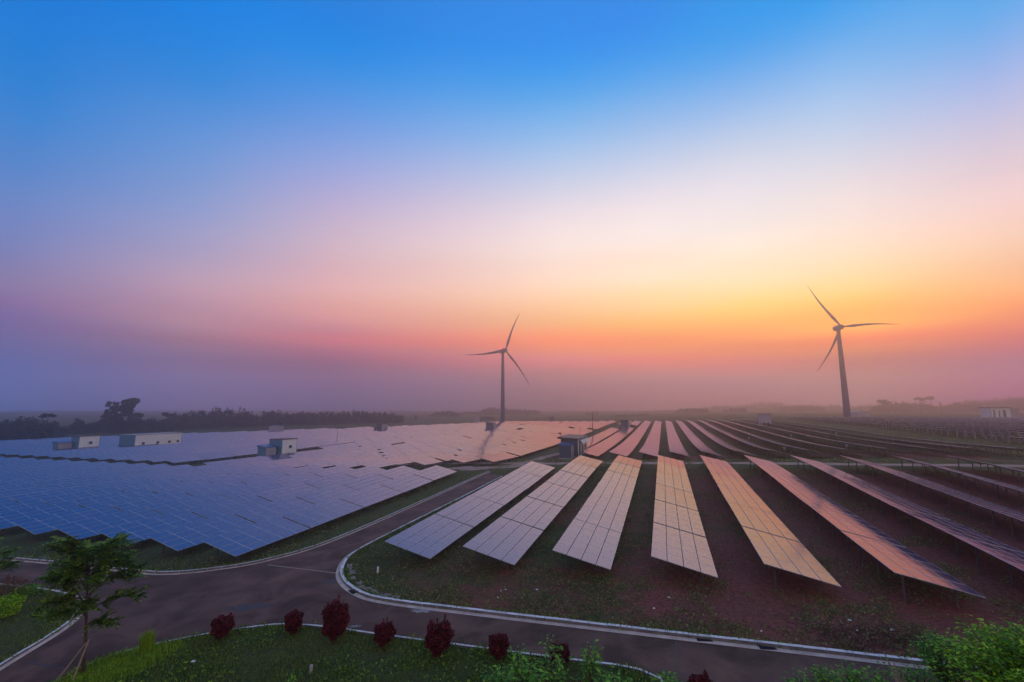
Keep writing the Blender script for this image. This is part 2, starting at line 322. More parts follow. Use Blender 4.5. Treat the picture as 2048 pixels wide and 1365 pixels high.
# ------------------------------------------------------------------ outlines of road, islands and paths (points of the photograph dropped on the terrain)
def drop(pts): return [at(*p) for p in pts]
def densify(P, step=.5, closed=False):
    out = []; n = len(P)
    for i in range(n if closed else n - 1):
        a, b = Vector(P[i]), Vector(P[(i + 1) % n]); k = max(1, int((b - a).length / step))
        out += [a.lerp(b, j / k) for j in range(k)]
    if not closed: out.append(Vector(P[-1]))
    return out
def smooth_line(P, it=3):
    P = [Vector(p) for p in P]
    for _ in range(it):
        Q = [P[0]]
        for a, b in zip(P, P[1:]): Q += [a.lerp(b, .25), a.lerp(b, .75)]
        Q.append(P[-1]); P = Q
    return P
K1 = drop([(-330, 1098), (-150, 1108), (33, 1121), (127, 1130), (275, 1146), (317, 1150), (381, 1147), (480, 1134), (520, 1126), (617, 1102), (721, 1060), (846, 1004), (979, 944.4)])
K2 = drop([(1003, 955), (797, 1060), (706, 1106), (686, 1126), (678, 1149), (684, 1166), (704, 1184), (747, 1204), (1000, 1234), (1240, 1262), (1480, 1290), (1672, 1312), (1860, 1335), (2250, 1380)])
K3 = drop([(60, 1400), (180, 1325), (302, 1291), (442, 1264), (520, 1254), (569, 1249), (642, 1254), (749, 1269), (851, 1283), (978, 1300), (1171, 1325), (1265, 1336), (1323, 1356), (1350, 1395), (1350, 1500)])
K4 = drop([(-330, 1150), (-120, 1160), (48, 1176), (100, 1183), (145, 1192), (165, 1205), (158, 1230), (127, 1260), (0, 1336), (-130, 1420)])
K1, K2, K3, K4 = (smooth_line(k) for k in (K1, K2, K3, K4))
def poly_xy(*lines): return np.array([(p.x, p.y) for l in lines for p in l])
def inside(poly, x, y):
    x = np.asarray(x); y = np.asarray(y); c = np.zeros(x.shape, bool); n = len(poly); j = n - 1
    for i in range(n):
        xi, yi, xj, yj = *poly[i], *poly[j]
        if yi != yj: c ^= ((yi > y) != (yj > y)) & (x < (xj - xi) * (y - yi) / (yj - yi) + xi)
        j = i
    return c
# asphalt: everything between the outer kerbs, less the two planted islands
outer = poly_xy(K1, list(K2))
far_cut = at(1000, 946)
big = np.vstack([outer, [[60, 8], [-80, 8], [-80, K1[0].y]]])
isl_near = np.vstack([poly_xy(K3), [[K3[-1].x, 2], [K3[0].x - 4, 2]]])
isl_left = np.vstack([poly_xy(K4), [[-80, K4[-1].y - 4], [-80, K4[0].y]]])
def on_road(x, y): return inside(big, x, y) & ~inside(isl_near, x, y) & ~inside(isl_left, x, y)
path_lines = []
def path_line(pts, w): P = smooth_line(drop(pts), 2); path_lines.append((P, w)); return P
path_line([(700, 931), (860, 929), (960, 926), (1060, 926), (1090, 925)], 3.4)
path_lines.append(([Vector((*rt(r_, 87.2 + .5 * math.sin(r_ / 9)), 0)) for r_ in range(-26, 100, 6)], 3.2))
path_line([(1020, 934), (1075, 918), (1122, 907)], 2.4)
path_line([(905, 936), (960, 938), (1020, 934), (1065, 928)], 6.0)
path_line([(1180, 900), (1215, 862), (1243, 852)], 1.5)
path_line([(240, 917), (270, 918), (300, 919)], 2.0)
def dist_line(P, x, y):
    d = np.full(x.shape, 1e9)
    for a, b in zip(P, P[1:]):
        ax, ay, bx, by = a.x, a.y, b.x, b.y; L = (bx - ax) ** 2 + (by - ay) ** 2 + 1e-9
        t = np.clip(((x - ax) * (bx - ax) + (y - ay) * (by - ay)) / L, 0, 1)
        d = np.minimum(d, np.hypot(x - ax - t * (bx - ax), y - ay - t * (by - ay)))
    return d

# ------------------------------------------------------------------ ground
def vnoise(x, y, s, seed=0):             # smooth value noise
    x = x / s + seed * 17.3; y = y / s - seed * 9.1
    xi, yi = np.floor(x), np.floor(y); u, v = x - xi, y - yi; u = u * u * (3 - 2 * u); v = v * v * (3 - 2 * v)
    h = lambda a, b: np.modf(np.abs(np.sin(a * 127.1 + b * 311.7 + seed * 3.7) * 43758.5453))[0]
    return (h(xi, yi) * (1 - u) + h(xi + 1, yi) * u) * (1 - v) + (h(xi, yi + 1) * (1 - u) + h(xi + 1, yi + 1) * u) * v
def fbm(x, y, s, seed=0): return vnoise(x, y, s, seed) * .55 + vnoise(x, y, s / 2.3, seed + 1) * .3 + vnoise(x, y, s / 5.1, seed + 2) * .15
xs = np.concatenate([-np.geomspace(1500, 90, 40)[:-1], np.arange(-90, 90.1, .8), np.geomspace(90, 1500, 40)[1:]])
ys = np.concatenate([[-120, -60, -20], np.arange(0, 110, .8), np.geomspace(110, 1500, 70)])
GX, GY = np.meshgrid(xs, ys); gx, gy = GX.ravel(), GY.ravel()
base = np.concatenate([ground(a, b) for a, b in zip(np.array_split(gx, 60), np.array_split(gy, 60))])
near = (np.abs(gx) < 92) & (gy < 112)
keep = np.ones(gx.shape)
idx = np.where(near)[0]
dr = np.full(len(idx), 1e9)
for P in (K1, K2, K3, K4): dr = np.minimum(dr, dist_line(P[::2] + [P[-1]], gx[idx], gy[idx]))
for P, w in path_lines: dr = np.minimum(dr, np.maximum(0, dist_line(P, gx[idx], gy[idx]) - w / 2))
dr[on_road(gx[idx], gy[idx])] = 0
amp = np.zeros(gx.shape); amp[idx] = np.clip((dr - 1.2) / 2.5, 0, 1)
gzv = base + amp * ((fbm(gx, gy, 3.1, 3) - .5) * .45)
gr_r, gr_t = gx * CA - gy * SA, gx * SA + gy * CA
# how much low growth covers the red soil: dense along the verges and the paths, thin under the front tables to the right
cover = fbm(gx, gy, 9, 5) * .9 - .05
cover += .35 * ((gr_r < -8) & (gr_t < 60)) * np.clip((-gr_r - 8) / 8, 0, 1)
cover += .35 * np.exp(-((gr_t - 92) / 14) ** 2) + .30 * (gr_r < -20) + .5 * ((gr_r > 56) & (gr_t > 84)) + .25 * (gr_t > 120) + .2 * (gr_t > 345)
cover -= .42 * np.clip((gr_r + 2) / 22, 0, 1) * (gr_t < 75)
cover += .75 * (inside(isl_near, gx, gy) | inside(isl_left, gx, gy)) + .22 * np.exp(-((gr_t - 20) / 6) ** 2)
nx, ny = len(xs), len(ys)
I = (np.arange(ny - 1)[:, None] * nx + np.arange(nx - 1)[None, :]).ravel()
gm = np_mesh('ground', np.column_stack([gx, gy, gzv]), np.column_stack([I, I + 1, I + nx + 1, I + nx]), [])
at_c = gm.attributes.new('cover', 'FLOAT', 'POINT'); at_c.data.foreach_set('value', np.clip(cover, 0, 1.2).astype(np.float32))
gm.polygons.foreach_set('use_smooth', [True] * len(gm.polygons))
def ground_mat():
    m = bpy.data.materials.new('red_soil_and_low_growth'); m.use_nodes = True; nt = m.node_tree; n, l = nt.nodes, nt.links
    b = n['Principled BSDF']; b.inputs['Roughness'].default_value = .95; b.inputs['Specular IOR Level'].default_value = .15
    t = n.new('ShaderNodeTexCoord'); a = n.new('ShaderNodeAttribute'); a.attribute_name = 'cover'
    n1 = n.new('ShaderNodeTexNoise'); n1.inputs['Scale'].default_value = .8; n1.inputs['Detail'].default_value = 9; n1.inputs['Roughness'].default_value = .65
    n2 = n.new('ShaderNodeTexNoise'); n2.inputs['Scale'].default_value = 4.5; n2.inputs['Detail'].default_value = 8; n2.inputs['Roughness'].default_value = .7
    for q in (n1, n2): l.new(t.outputs['Object'], q.inputs['Vector'])
    soil = n.new('ShaderNodeValToRGB'); soil.color_ramp.elements[0].position = .3; soil.color_ramp.elements[1].position = .75
    soil.color_ramp.elements[0].color = (.10, .026, .022, 1); soil.color_ramp.elements[1].color = (.42, .135, .10, 1)
    grass = n.new('ShaderNodeValToRGB'); grass.color_ramp.elements[0].position = .3; grass.color_ramp.elements[1].position = .75
    grass.color_ramp.elements[0].color = (.025, .03, .008, 1); grass.color_ramp.elements[1].color = (.14, .16, .05, 1)
    l.new(n2.outputs['Fac'], soil.inputs[0]); l.new(n2.outputs['Fac'], grass.inputs[0])
    ad = n.new('ShaderNodeMath'); ad.operation = 'ADD'; l.new(a.outputs['Fac'], ad.inputs[0]); l.new(n1.outputs['Fac'], ad.inputs[1])
    mr = n.new('ShaderNodeMapRange'); mr.inputs[1].default_value = .78; mr.inputs[2].default_value = 1.12; l.new(ad.outputs[0], mr.inputs[0])
    mx = n.new('ShaderNodeMix'); mx.data_type = 'RGBA'; l.new(mr.outputs[0], mx.inputs['Factor']); l.new(soil.outputs[0], mx.inputs[6]); l.new(grass.outputs[0], mx.inputs[7])
    l.new(mx.outputs[2], b.inputs['Base Color'])
    bp = n.new('ShaderNodeBump'); bp.inputs['Distance'].default_value = .12; bp.inputs['Strength'].default_value = 1; l.new(n2.outputs['Fac'], bp.inputs['Height'])
    l.new(bp.outputs[0], b.inputs['Normal']); return m
gm.materials.append(ground_mat())
tag(link('ground', gm), 'red soil with patches of dark low growth under the solar tables', kind='structure')

# ------------------------------------------------------------------ asphalt road: a draped grid clipped by the kerb lines
def asphalt_mat():
    m = bpy.data.materials.new('asphalt'); m.use_nodes = True; nt = m.node_tree; n, l = nt.nodes, nt.links
    b = n['Principled BSDF']; b.inputs['Roughness'].default_value = .8; b.inputs['Specular IOR Level'].default_value = .2
    t = n.new('ShaderNodeTexCoord')
    n1 = n.new('ShaderNodeTexNoise'); n1.inputs['Scale'].default_value = .35; n1.inputs['Detail'].default_value = 8; n1.inputs['Roughness'].default_value = .62; n1.inputs['Distortion'].default_value = .9
    n2 = n.new('ShaderNodeTexNoise'); n2.inputs['Scale'].default_value = 25; n2.inputs['Detail'].default_value = 4
    for q in (n1, n2): l.new(t.outputs['Object'], q.inputs['Vector'])
    r = n.new('ShaderNodeValToRGB'); r.color_ramp.elements[0].position = .35; r.color_ramp.elements[1].position = .68
    r.color_ramp.elements[0].color = (.078, .038, .028, 1); r.color_ramp.elements[1].color = (.21, .108, .076, 1)
    l.new(n1.outputs['Fac'], r.inputs[0])
    mx = n.new('ShaderNodeMix'); mx.data_type = 'RGBA'; mx.blend_type = 'MULTIPLY'; mx.inputs['Factor'].default_value = .45
    l.new(r.outputs[0], mx.inputs[6]); l.new(n2.outputs['Color'], mx.inputs[7]); 
    r2 = n.new('ShaderNodeMapRange'); r2.inputs[1].default_value = .35; r2.inputs[2].default_value = .65; r2.inputs[3].default_value = .6; r2.inputs[4].default_value = 1.25
    l.new(n2.outputs['Fac'], r2.inputs[0]); l.new(r2.outputs[0], mx.inputs[7])
    l.new(mx.outputs[2], b.inputs['Base Color'])
    bp = n.new('ShaderNodeBump'); bp.inputs['Distance'].default_value = .004; l.new(n2.outputs['Fac'], bp.inputs['Height']); l.new(bp.outputs[0], b.inputs['Normal'])
    return m
M['asphalt'] = asphalt_mat()
def drape(name, test, x0, x1, y0, y1, step, lift, mt, label=None):
    X, Y = np.meshgrid(np.arange(x0, x1, step), np.arange(y0, y1, step)); n_x = X.shape[1]
    Z = ground(X.ravel(), Y.ravel()) + lift
    k = (np.arange(X.shape[0] - 1)[:, None] * n_x + np.arange(n_x - 1)[None, :]).ravel()
    cx, cy = X.ravel()[k] + step / 2, Y.ravel()[k] + step / 2
    ok = test(cx, cy); k = k[ok]
    F = np.column_stack([k, k + 1, k + n_x + 1, k + n_x])
    u, inv = np.unique(F, return_inverse=True)
    V = np.column_stack([X.ravel(), Y.ravel(), Z])[u]
    o = link(name, np_mesh(name, V, inv.reshape(-1, 4), mt)); tag(o, label, kind='structure'); return o
road_cap = lambda x, y: on_road(x, y) & (y > 13) & (inside(big, x, y))
drape('road', road_cap, -62, 62, 12.5, 84, .22, .025, M['asphalt'], 'dark asphalt road with a junction between pale kerbs')

def strip(P, off0, off1, z0, z1, lift=0):     # a ribbon along P between two sideways offsets
    P = [Vector((p[0], p[1], 0)) for p in P]; A, B = [], []
    for i, p in enumerate(P):
        d = (P[min(i + 1, len(P) - 1)] - P[max(i - 1, 0)]).normalized(); s = Vector((d.y, -d.x, 0))
        a, b = p + s * off0, p + s * off1
        A.append((a.x, a.y, gz(a.x, a.y) + z0)); B.append((b.x, b.y, gz(b.x, b.y) + z1))
    return A, B
def resample(P, step):
    P = [Vector((p[0], p[1], 0)) for p in P]; L = [0]
    for a, b in zip(P, P[1:]): L.append(L[-1] + (b - a).length)
    n = max(2, int(L[-1] / step)); out = []
    j = 0
    for i in range(n + 1):
        s = L[-1] * i / n
        while j < len(L) - 2 and L[j + 1] < s: j += 1
        out.append(P[j].lerp(P[j + 1], (s - L[j]) / max(1e-6, L[j + 1] - L[j])))
    return out
def make_kerb(P, side, label, stone=1.0, w=.14, h=.20, gw=.22, near_y=62, gutter=True):
    """side=+1: planted side lies to the right of the line's direction"""
    root = empty('kerb', (0, 0, 0)); tag(root, label, kind='structure')
    Q = resample(P, stone); far = MB()
    A, B = strip(Q, 0, side * w, 0, 0)
    for i in range(len(Q) - 1):
        g = .012
        def lp(a, b, t): return tuple(a[k] * (1 - t) + b[k] * t for k in range(3))
        a0, a1 = lp(A[i], A[i + 1], g), lp(A[i], A[i + 1], 1 - g); b0, b1 = lp(B[i], B[i + 1], g), lp(B[i], B[i + 1], 1 - g)
        hh = h + random.uniform(-.008, .008); dz = -.25
        c = [a0, a1, b1, b0] if side < 0 else [b0, b1, a1, a0]
        bot = [(p[0], p[1], p[2] + dz) for p in c]; top = [(p[0], p[1], p[2] + hh) for p in c]
        t = MB() if Q[i].y < near_y and abs(Q[i].x) < Q[i].y * 1.18 + 2 and Q[i].y > 17 else far
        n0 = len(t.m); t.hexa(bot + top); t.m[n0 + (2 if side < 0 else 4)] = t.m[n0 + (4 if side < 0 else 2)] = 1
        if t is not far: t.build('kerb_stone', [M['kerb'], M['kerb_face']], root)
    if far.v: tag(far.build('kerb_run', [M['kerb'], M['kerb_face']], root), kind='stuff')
    if gutter:
        G = resample(P, .8); A, B = strip(G, 0, -side * gw, .045, .036); mb = MB()
        for i in range(len(G) - 1):
            q = [A[i], A[i + 1], B[i + 1], B[i]]
            if side < 0: q.reverse()
            q2 = [(p[0], p[1], p[2] - .08) for p in q]
            mb.hexa(q2 + q)
        mb.build('gutter_strip', M['gutter'], root)
    return root
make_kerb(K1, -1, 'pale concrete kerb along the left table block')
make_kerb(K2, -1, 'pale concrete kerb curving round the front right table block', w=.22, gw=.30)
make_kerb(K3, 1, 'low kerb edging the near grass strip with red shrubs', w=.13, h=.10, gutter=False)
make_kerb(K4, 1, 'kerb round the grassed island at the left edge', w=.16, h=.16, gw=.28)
# faded line across the side road
a, b = at(535, 1131), at(675, 1148)
mb = MB(); n_ = 8
L_ = [a.lerp(b, i / n_) for i in range(n_ + 1)]; A, B = strip(L_, -.07, .07, .034, .034)
for i in range(n_): mb.face([A[i], B[i], B[i + 1], A[i + 1]])
mb.build('road_marking', M['paint_white']); tag(bpy.data.objects['road_marking'], 'thin faded line painted across the mouth of the side road', kind='structure')
# tar joints across the asphalt
for (p, q) in (((1192, 1263), (1185, 1300)), ((1352, 1283), (1356, 1350)), ((1330, 1347), (1400, 1352)), ((58, 1326), (128, 1338))):
    a, b = at(*p), at(*q); L_ = [a.lerp(b, i / 5) for i in range(6)]
    A, B = strip(L_, -.03, .03, .031, .031); mb = MB()
    for i in range(5): mb.face([A[i], B[i], B[i + 1], A[i + 1]])
    tag(mb.build('tar_joint', M['dark']), 'dark tar joint across the asphalt', kind='structure')

# dirt paths
M['dirt'] = mat('tan_dirt', (.42, .26, .19), .95, 0, .22, .5, .01)
for P, w in path_lines:
    Q = resample(P, 1.5); mb = MB(); wl_ = [w / 2 * (1 + .18 * math.sin(i * 1.7) + random.uniform(-.08, .08)) for i in range(len(Q))]
    offs = []
    for i, p in enumerate(Q):
        d = (Q[min(i + 1, len(Q) - 1)] - Q[max(i - 1, 0)]).normalized(); s = Vector((d.y, -d.x, 0))
        row = []
        for k in (-1, -.5, 0, .5, 1):
            q = p + s * wl_[i] * k; row.append((q.x, q.y, gz(q.x, q.y) + .035))
        offs.append(row)
    for i in range(len(Q) - 1):
        for k in range(4): mb.face([offs[i][k], offs[i][k + 1], offs[i + 1][k + 1], offs[i + 1][k]])
    tag(mb.build('path', M['dirt']), 'tan dirt path between the table blocks', kind='structure')

# ------------------------------------------------------------------ solar tables
TW, DROP, TL = 3.96, .90, 8.25            # width across, fall from high to low edge, length along the row
SL = math.hypot(TW, DROP); SANG = math.atan2(DROP, TW)
def slope(u, lift=0):                     # point on the tilted table: u = distance down the slope from the high edge
    return -TW / 2 + u * math.cos(SANG) + lift * math.sin(SANG), CLEAR - u * math.sin(SANG) + lift * math.cos(SANG)
MW, ML, GAPW, GAPL = .975, 1.625, .047, .012
FRX, FRY = .012, .024
mb = MB()                                 # one framed module, lying flat, centred
x, y, h = MW / 2, ML / 2, .04
xi, yi = x - FRX, y - FRY
o = [(-x, -y), (x, -y), (x, y), (-x, y)]; inn = [(-xi, -yi), (xi, -yi), (xi, yi), (-xi, yi)]
mb.face([(p[0], p[1], -h) for p in reversed(o)], 2)
for i in range(4):
    p, q = o[i], o[(i + 1) % 4]; a, b = inn[i], inn[(i + 1) % 4]
    mb.face([(p[0], p[1], -h), (q[0], q[1], -h), (q[0], q[1], 0), (p[0], p[1], 0)], 0)
    mb.face([(p[0], p[1], 0), (q[0], q[1], 0), (b[0], b[1], 0), (a[0], a[1], 0)], 0)
    mb.face([(a[0], a[1], 0), (b[0], b[1], 0), (b[0], b[1], -.004), (a[0], a[1], -.004)], 0)
mb.face([(p[0], p[1], -.004) for p in inn], 1)
module_me = mb.mesh('solar_module', [M['alu'], M['glass'], M['backsheet']])
slots = []
for c in range(4):
    for k in range(5):
        slots.append(((c + .5) * MW + c * GAPW + .012, (k - 2) * (ML + GAPL)))
def piece(fn):
    b = MB(); fn(b); return b.mesh('piece', [M['galv']])
FY = (-3.1, 0, 3.1)
def mk_post(xp): 
    zt = slope((xp + TW / 2) / math.cos(SANG))[1] - .16
    m_ = MB(); m_.box(-.05, .05, -.035, .035, -.5, zt); return m_.mesh('post', M['galv'])
XR, XF = -1.25, 1.15
rear_me, front_me = mk_post(XR), mk_post(XF)
rail_me = MB().box(-.03, .03, -TL / 2 + .05, TL / 2 - .05, -.06, 0).mesh('rail', M['galv'])
mb = MB(); p0, p1 = slope(.1, -.12), slope(SL - .1, -.12); mb.bar((p0[0], 0, p0[1]), (p1[0], 0, p1[1]), .06, .08); raft_me = mb.mesh('rafter', M['galv'])
mb = MB(); mb.bar((XF - .02, .05, .25), (XR + .55, .05, slope(1.35, -.16)[1]), .045); brace_me = mb.mesh('brace', M['galv'])
mb = MB(); mb.bar((XR, -3.1, .35), (XR, 0, 1.35), .035); cross_me = mb.mesh('cross_brace', M['galv'])
# joined, cheaper makes of the same table for those farther off
def far_modules():
    b = MB()
    for (u, yy) in slots:
        x0, z0 = slope(u - MW / 2); x1, z1 = slope(u + MW / 2); t = .03
        b.hexa([(x0, yy - ML / 2, z0 - t), (x1, yy - ML / 2, z1 - t), (x1, yy + ML / 2, z1 - t), (x0, yy + ML / 2, z0 - t),
                (x0, yy - ML / 2, z0), (x1, yy - ML / 2, z1), (x1, yy + ML / 2, z1), (x0, yy + ML / 2, z0)], 2)
        (xa, za), (xb, zb) = slope(u - MW / 2 + .02, .002), slope(u + MW / 2 - .02, .002)
        b.face([(xa, yy - ML / 2 + .02, za), (xb, yy - ML / 2 + .02, zb), (xb, yy + ML / 2 - .02, zb), (xa, yy + ML / 2 - .02, za)], 1)
    return b
fm = far_modules()
for i_ in range(0, len(fm.m), 7):            # each module: bottom, top, four sides, glass
    fm.m[i_:i_ + 7] = [2, 0, 0, 0, 0, 0, 1]
far_mod_me = fm.mesh('module_array', [M['alu'], M['glass'], M['backsheet']])
def far_frame(concrete=False):
    b = MB()
    for yy in ((-3.1, 0, 3.1) if not concrete else (-2.4, 2.4)):
        w = .05 if not concrete else .13
        for xp in (XR, XF): b.box(xp - w, xp + w, yy - w, yy + w, -.5, slope((xp + TW / 2) / math.cos(SANG))[1] - .06)
        if not concrete: b.bar((XF - .02, yy, .25), (XR + .55, yy, slope(1.35, -.1)[1]), .05)
    for u in (.5, SL - .5):
        xx, zz = slope(u, -.07); b.box(xx - .04, xx + .04, -TL / 2 + .05, TL / 2 - .05, zz - .04, zz + .03)
    eb = .15 if concrete else .09          # added pale strip imitating the bright glint along the high edge
    b.box(-TW / 2 - .05, -TW / 2 - .004, -TL / 2, TL / 2, CLEAR - eb, CLEAR + .01, 1)
    return b
far_frame_me = far_frame().mesh('support_frame', [M['galv'], M['alu']])
conc_frame_me = far_frame(True).mesh('support_frame', [M['post_concrete'], M['wall_grey']])

blocks = []     # (block key, row number, place in row, r of table centre, t of table centre)
def add(key, row, k, rc, tc): blocks.append([key, row, k, rc, tc])
for i in range(10):                       # front right block
    rL = -20.91 + 6.57 * i + TW / 2
    for k in range(5 if i == 0 else 6): add('front', i + 1, k, rL, 32.6 + 4.15 + 8.4 * k - (.5 if i < 2 else 0))
for i in range(24):                       # left block
    rL = -34.0 - 6.57 * i - TW / 2
    t0 = 30.6
    for k in range(-1 if i > 30 else 0, 5): add('left', i + 1, k, rL, t0 + 4.2 + 8.6 * k)
for i in range(13):                       # far right block
    rL = .98 + 6.57 * (i - 3) + TW / 2
    for k in range(26):
        if i == 0 and k < 1: pass
        t = 108 + 4.3 + 8.7 * k
        add('far', i + 1, k, rL, t)
for k in range(2, 15): add('far', 0, k, -25.4 + TW / 2, 108 + 4.3 + 8.7 * k)
for k in range(19, 27): add('far', 0, k, -25.4 + TW / 2, 108 + 4.3 + 8.7 * k)
sn = [0]
def open_spot(rc, t):                     # clearings round the kiosks, seen as dark gaps
    for (a, b, c, d) in clearings:
        if a < rc < b and c < t < d: return True
    return False
def clear_px(x0, y0, x1, y1, m=1.0):
    P = [at(x0, y0), at(x1, y1)]
    rs = [p.x * CA - p.y * SA for p in P]; ts = [p.x * SA + p.y * CA for p in P]
    clearings.append((min(rs) - m, max(rs) + m, min(ts) - m, max(ts) + m))
clearings = []
def clear_at(px, py, dr, dt0, dt1):
    p = at(px, py); r_ = p.x * CA - p.y * SA; t_ = p.x * SA + p.y * CA; clearings.append((r_ - dr, r_ + dr, t_ - dt0, t_ + dt1))
clear_at(981, 857, 5, 4, 6); clear_at(762, 860, 6, 4, 6); clear_at(1248, 858, 8, 14, 12); clear_at(552, 862, 6, 4, 7)
clear_at(150, 897, 7, 3, 7); clear_at(290, 889, 9, 4, 9); clear_at(1530, 846, 6, 4, 8)
clearings.append((-112, -98, 78, 120)); clearings.append((-108.5, -103, 118, 142))
for i in range(32):                       # pink field left of the kiosk, running on to the trees
    rc = -33 - 6.57 * i - TW / 2
    k = 0
    t = (88.5 if i < 2 else 84 if i == 2 else 76) if rc > -105 else 81
    while t < 340 - .12 * max(0, -rc - 116) - (abs(rc) - 116) * (abs(rc) > 116) * 1.6:
        miss = (hash((i * 7 + 3, k * 13 + 5)) % 97) < 3 and k > 0
        if not open_spot(rc, t + 4.3) and not miss: add('pink', i + 1, k, rc, t + 4.2)
        gap = 8.62 if (hash((i, k)) % 7) else 9.9
        t += gap; k += 1
for i in range(26):                       # field on concrete posts at the far right
    rc = 86 + 6.57 * i + TW / 2
    t = 96.0 + (i % 3) * .3; k = 0
    while t < 400:
        add('post', i + 1, k, rc, t + 4.2); t += 8.62 if k % 8 != 7 else 14; k += 1
blocks = [b for b in blocks if not (b[0] == 'far' and open_spot(b[3], b[4]))]

B_ = np.array([(b[3], b[4]) for b in blocks]); zt = ground_rt(B_[:, 0], B_[:, 1])
z0_, z1_ = ground_rt(B_[:, 0], B_[:, 1] - 4), ground_rt(B_[:, 0], B_[:, 1] + 4)
cand = []
for j, b in enumerate(blocks):
    xw, yw = rt(b[3], b[4]); grade = math.atan2(z1_[j] - z0_[j], 8.0)
    corners = [proj((*rt(b[3] + sx * TW / 2, b[4] + sy * TL / 2), zt[j] + (1.8 if sx < 0 else .9) + sy * 4.1 * math.tan(grade))) for sx in (-1, 1) for sy in (-1, 1)]
    if any(c is None for c in corners): continue
    cx = sum(c[0] for c in corners) / 4; cy = sum(c[1] for c in corners) / 4
    x0, x1 = min(c[0] for c in corners), max(c[0] for c in corners); y0, y1 = min(c[1] for c in corners), max(c[1] for c in corners)
    if x1 < -320 or x0 > 2400 or y0 > 1700: continue
    vis = x1 > 8 and x0 < 2040 and y0 < 1355
    dist = math.hypot(xw, yw)
    cand.append(dict(b=b, z=zt[j], g=grade, x=xw, y=yw, vis=vis, px=(x0, x1, y0, y1), dist=dist, size=(min(x1, 2048) - max(x0, 0)) * (y1 - y0)))
cand.sort(key=lambda c: c['dist'])
vis = [c for c in cand if c['vis']]
vis.sort(key=lambda c: -min(c['size'], 1e9) if c['b'][0] in ('front', 'left') else -c['size'] * .9)
singles = vis[:300]; sids = set(id(c) for c in singles)
rest = [c for c in cand if id(c) not in sids]
ORD = ['zeroth', 'first', 'second', 'third', 'fourth', 'fifth', 'sixth', 'seventh', 'eighth', 'ninth', 'tenth', 'eleventh', 'twelfth', 'thirteenth', 'fourteenth', 'fifteenth',
       'sixteenth', 'seventeenth', 'eighteenth', 'nineteenth', 'twentieth', 'twenty-first', 'twenty-second', 'twenty-third', 'twenty-fourth', 'twenty-fifth', 'twenty-sixth', 'twenty-seventh', 'twenty-eighth', 'twenty-ninth', 'thirtieth', 'thirty-first', 'thirty-second']
desc = {'front': ('solar table, {k} from the near end, {r} row right of the asphalt road', 'solar tables in the front block right of the road'),
        'left': ('solar table, {k} from the near end, {r} row left of the asphalt road', 'solar tables in the blue block left of the road'),
        'far': ('solar table, {k} beyond the dirt path, {r} row right of the blue kiosk', 'solar tables beyond the path on the right'),
        'pink': ('solar table, {k} from the near end, {r} row left of the blue kiosk', 'solar tables in the field left of the blue kiosk'),
        'post': ('solar table, {k} in sight, {r} row of the concrete-post field at far right', 'solar tables on concrete posts at the far right')}
rowcount = {}
for c in sorted(singles, key=lambda c: c['b'][4]):
    key = (c['b'][0], c['b'][1]); rowcount[key] = rowcount.get(key, 0) + 1; c['k'] = rowcount[key]
rowrank = {}
for kb in desc:
    rows_ = sorted({c['b'][1] for c in singles if c['b'][0] == kb})
    for n_, r_ in enumerate(rows_): rowrank[(kb, r_)] = n_ + 1
def table_matrix(c):
    return Matrix.Translation((c['x'], c['y'], c['z'])) @ Matrix.Rotation(-AZ, 4, 'Z') @ Matrix.Rotation(c['g'] + c['jx'], 4, 'X') @ Matrix.Rotation(c['jy'], 4, 'Y') @ Matrix.Diagonal((1, c['sy'], 1, 1))
jr = random.Random(11)
for c in cand: c['jx'] = jr.gauss(0, .0025); c['jy'] = jr.gauss(0, .008 if c['b'][0] == 'pink' else .0045); c['jy'] -= R(1.0) if c['b'][0] == 'post' else R(2.5) if c['b'][0] == 'far' and c['b'][1] > 8 else 0; c['sy'] = 1.0 if c['b'][0] == 'front' else 1.027
n_detail = 0
for c in singles:
    root = empty('solar_table'); root.matrix_world = table_matrix(c)
    kb = c['b'][0]; lab, grp = desc[kb]
    tag(root, lab.format(k=ORD[c['k']], r=ORD[rowrank[(kb, c['b'][1])]]), 'solar table', grp)
    fine = (kb == 'front') or (kb == 'left' and c['dist'] < 92)
    if fine:
        n_detail += 1
        for (u, yy) in slots:
            m_ = link('solar_module', module_me, root); xx, zz = slope(u)
            m_.location = (xx, yy, zz); m_.rotation_euler = (jr.gauss(0, .0008), SANG + jr.gauss(0, .0012), 0)
        for yy in FY:
            link('post', rear_me, root, (XR, yy, 0)); link('post', front_me, root, (XF, yy, 0))
            link('rafter', raft_me, root, (0, yy, 0)); link('brace', brace_me, root, (0, yy, 0))
        for u in (.3, 1.5, 2.6, SL - .3):
            xx, zz = slope(u, -.045); link('rail', rail_me, root, (xx, 0, zz))
    else:
        tag(link('module_array', far_mod_me, root), kind='stuff')
        link('support_frame', conc_frame_me if kb == 'post' else far_frame_me, root)
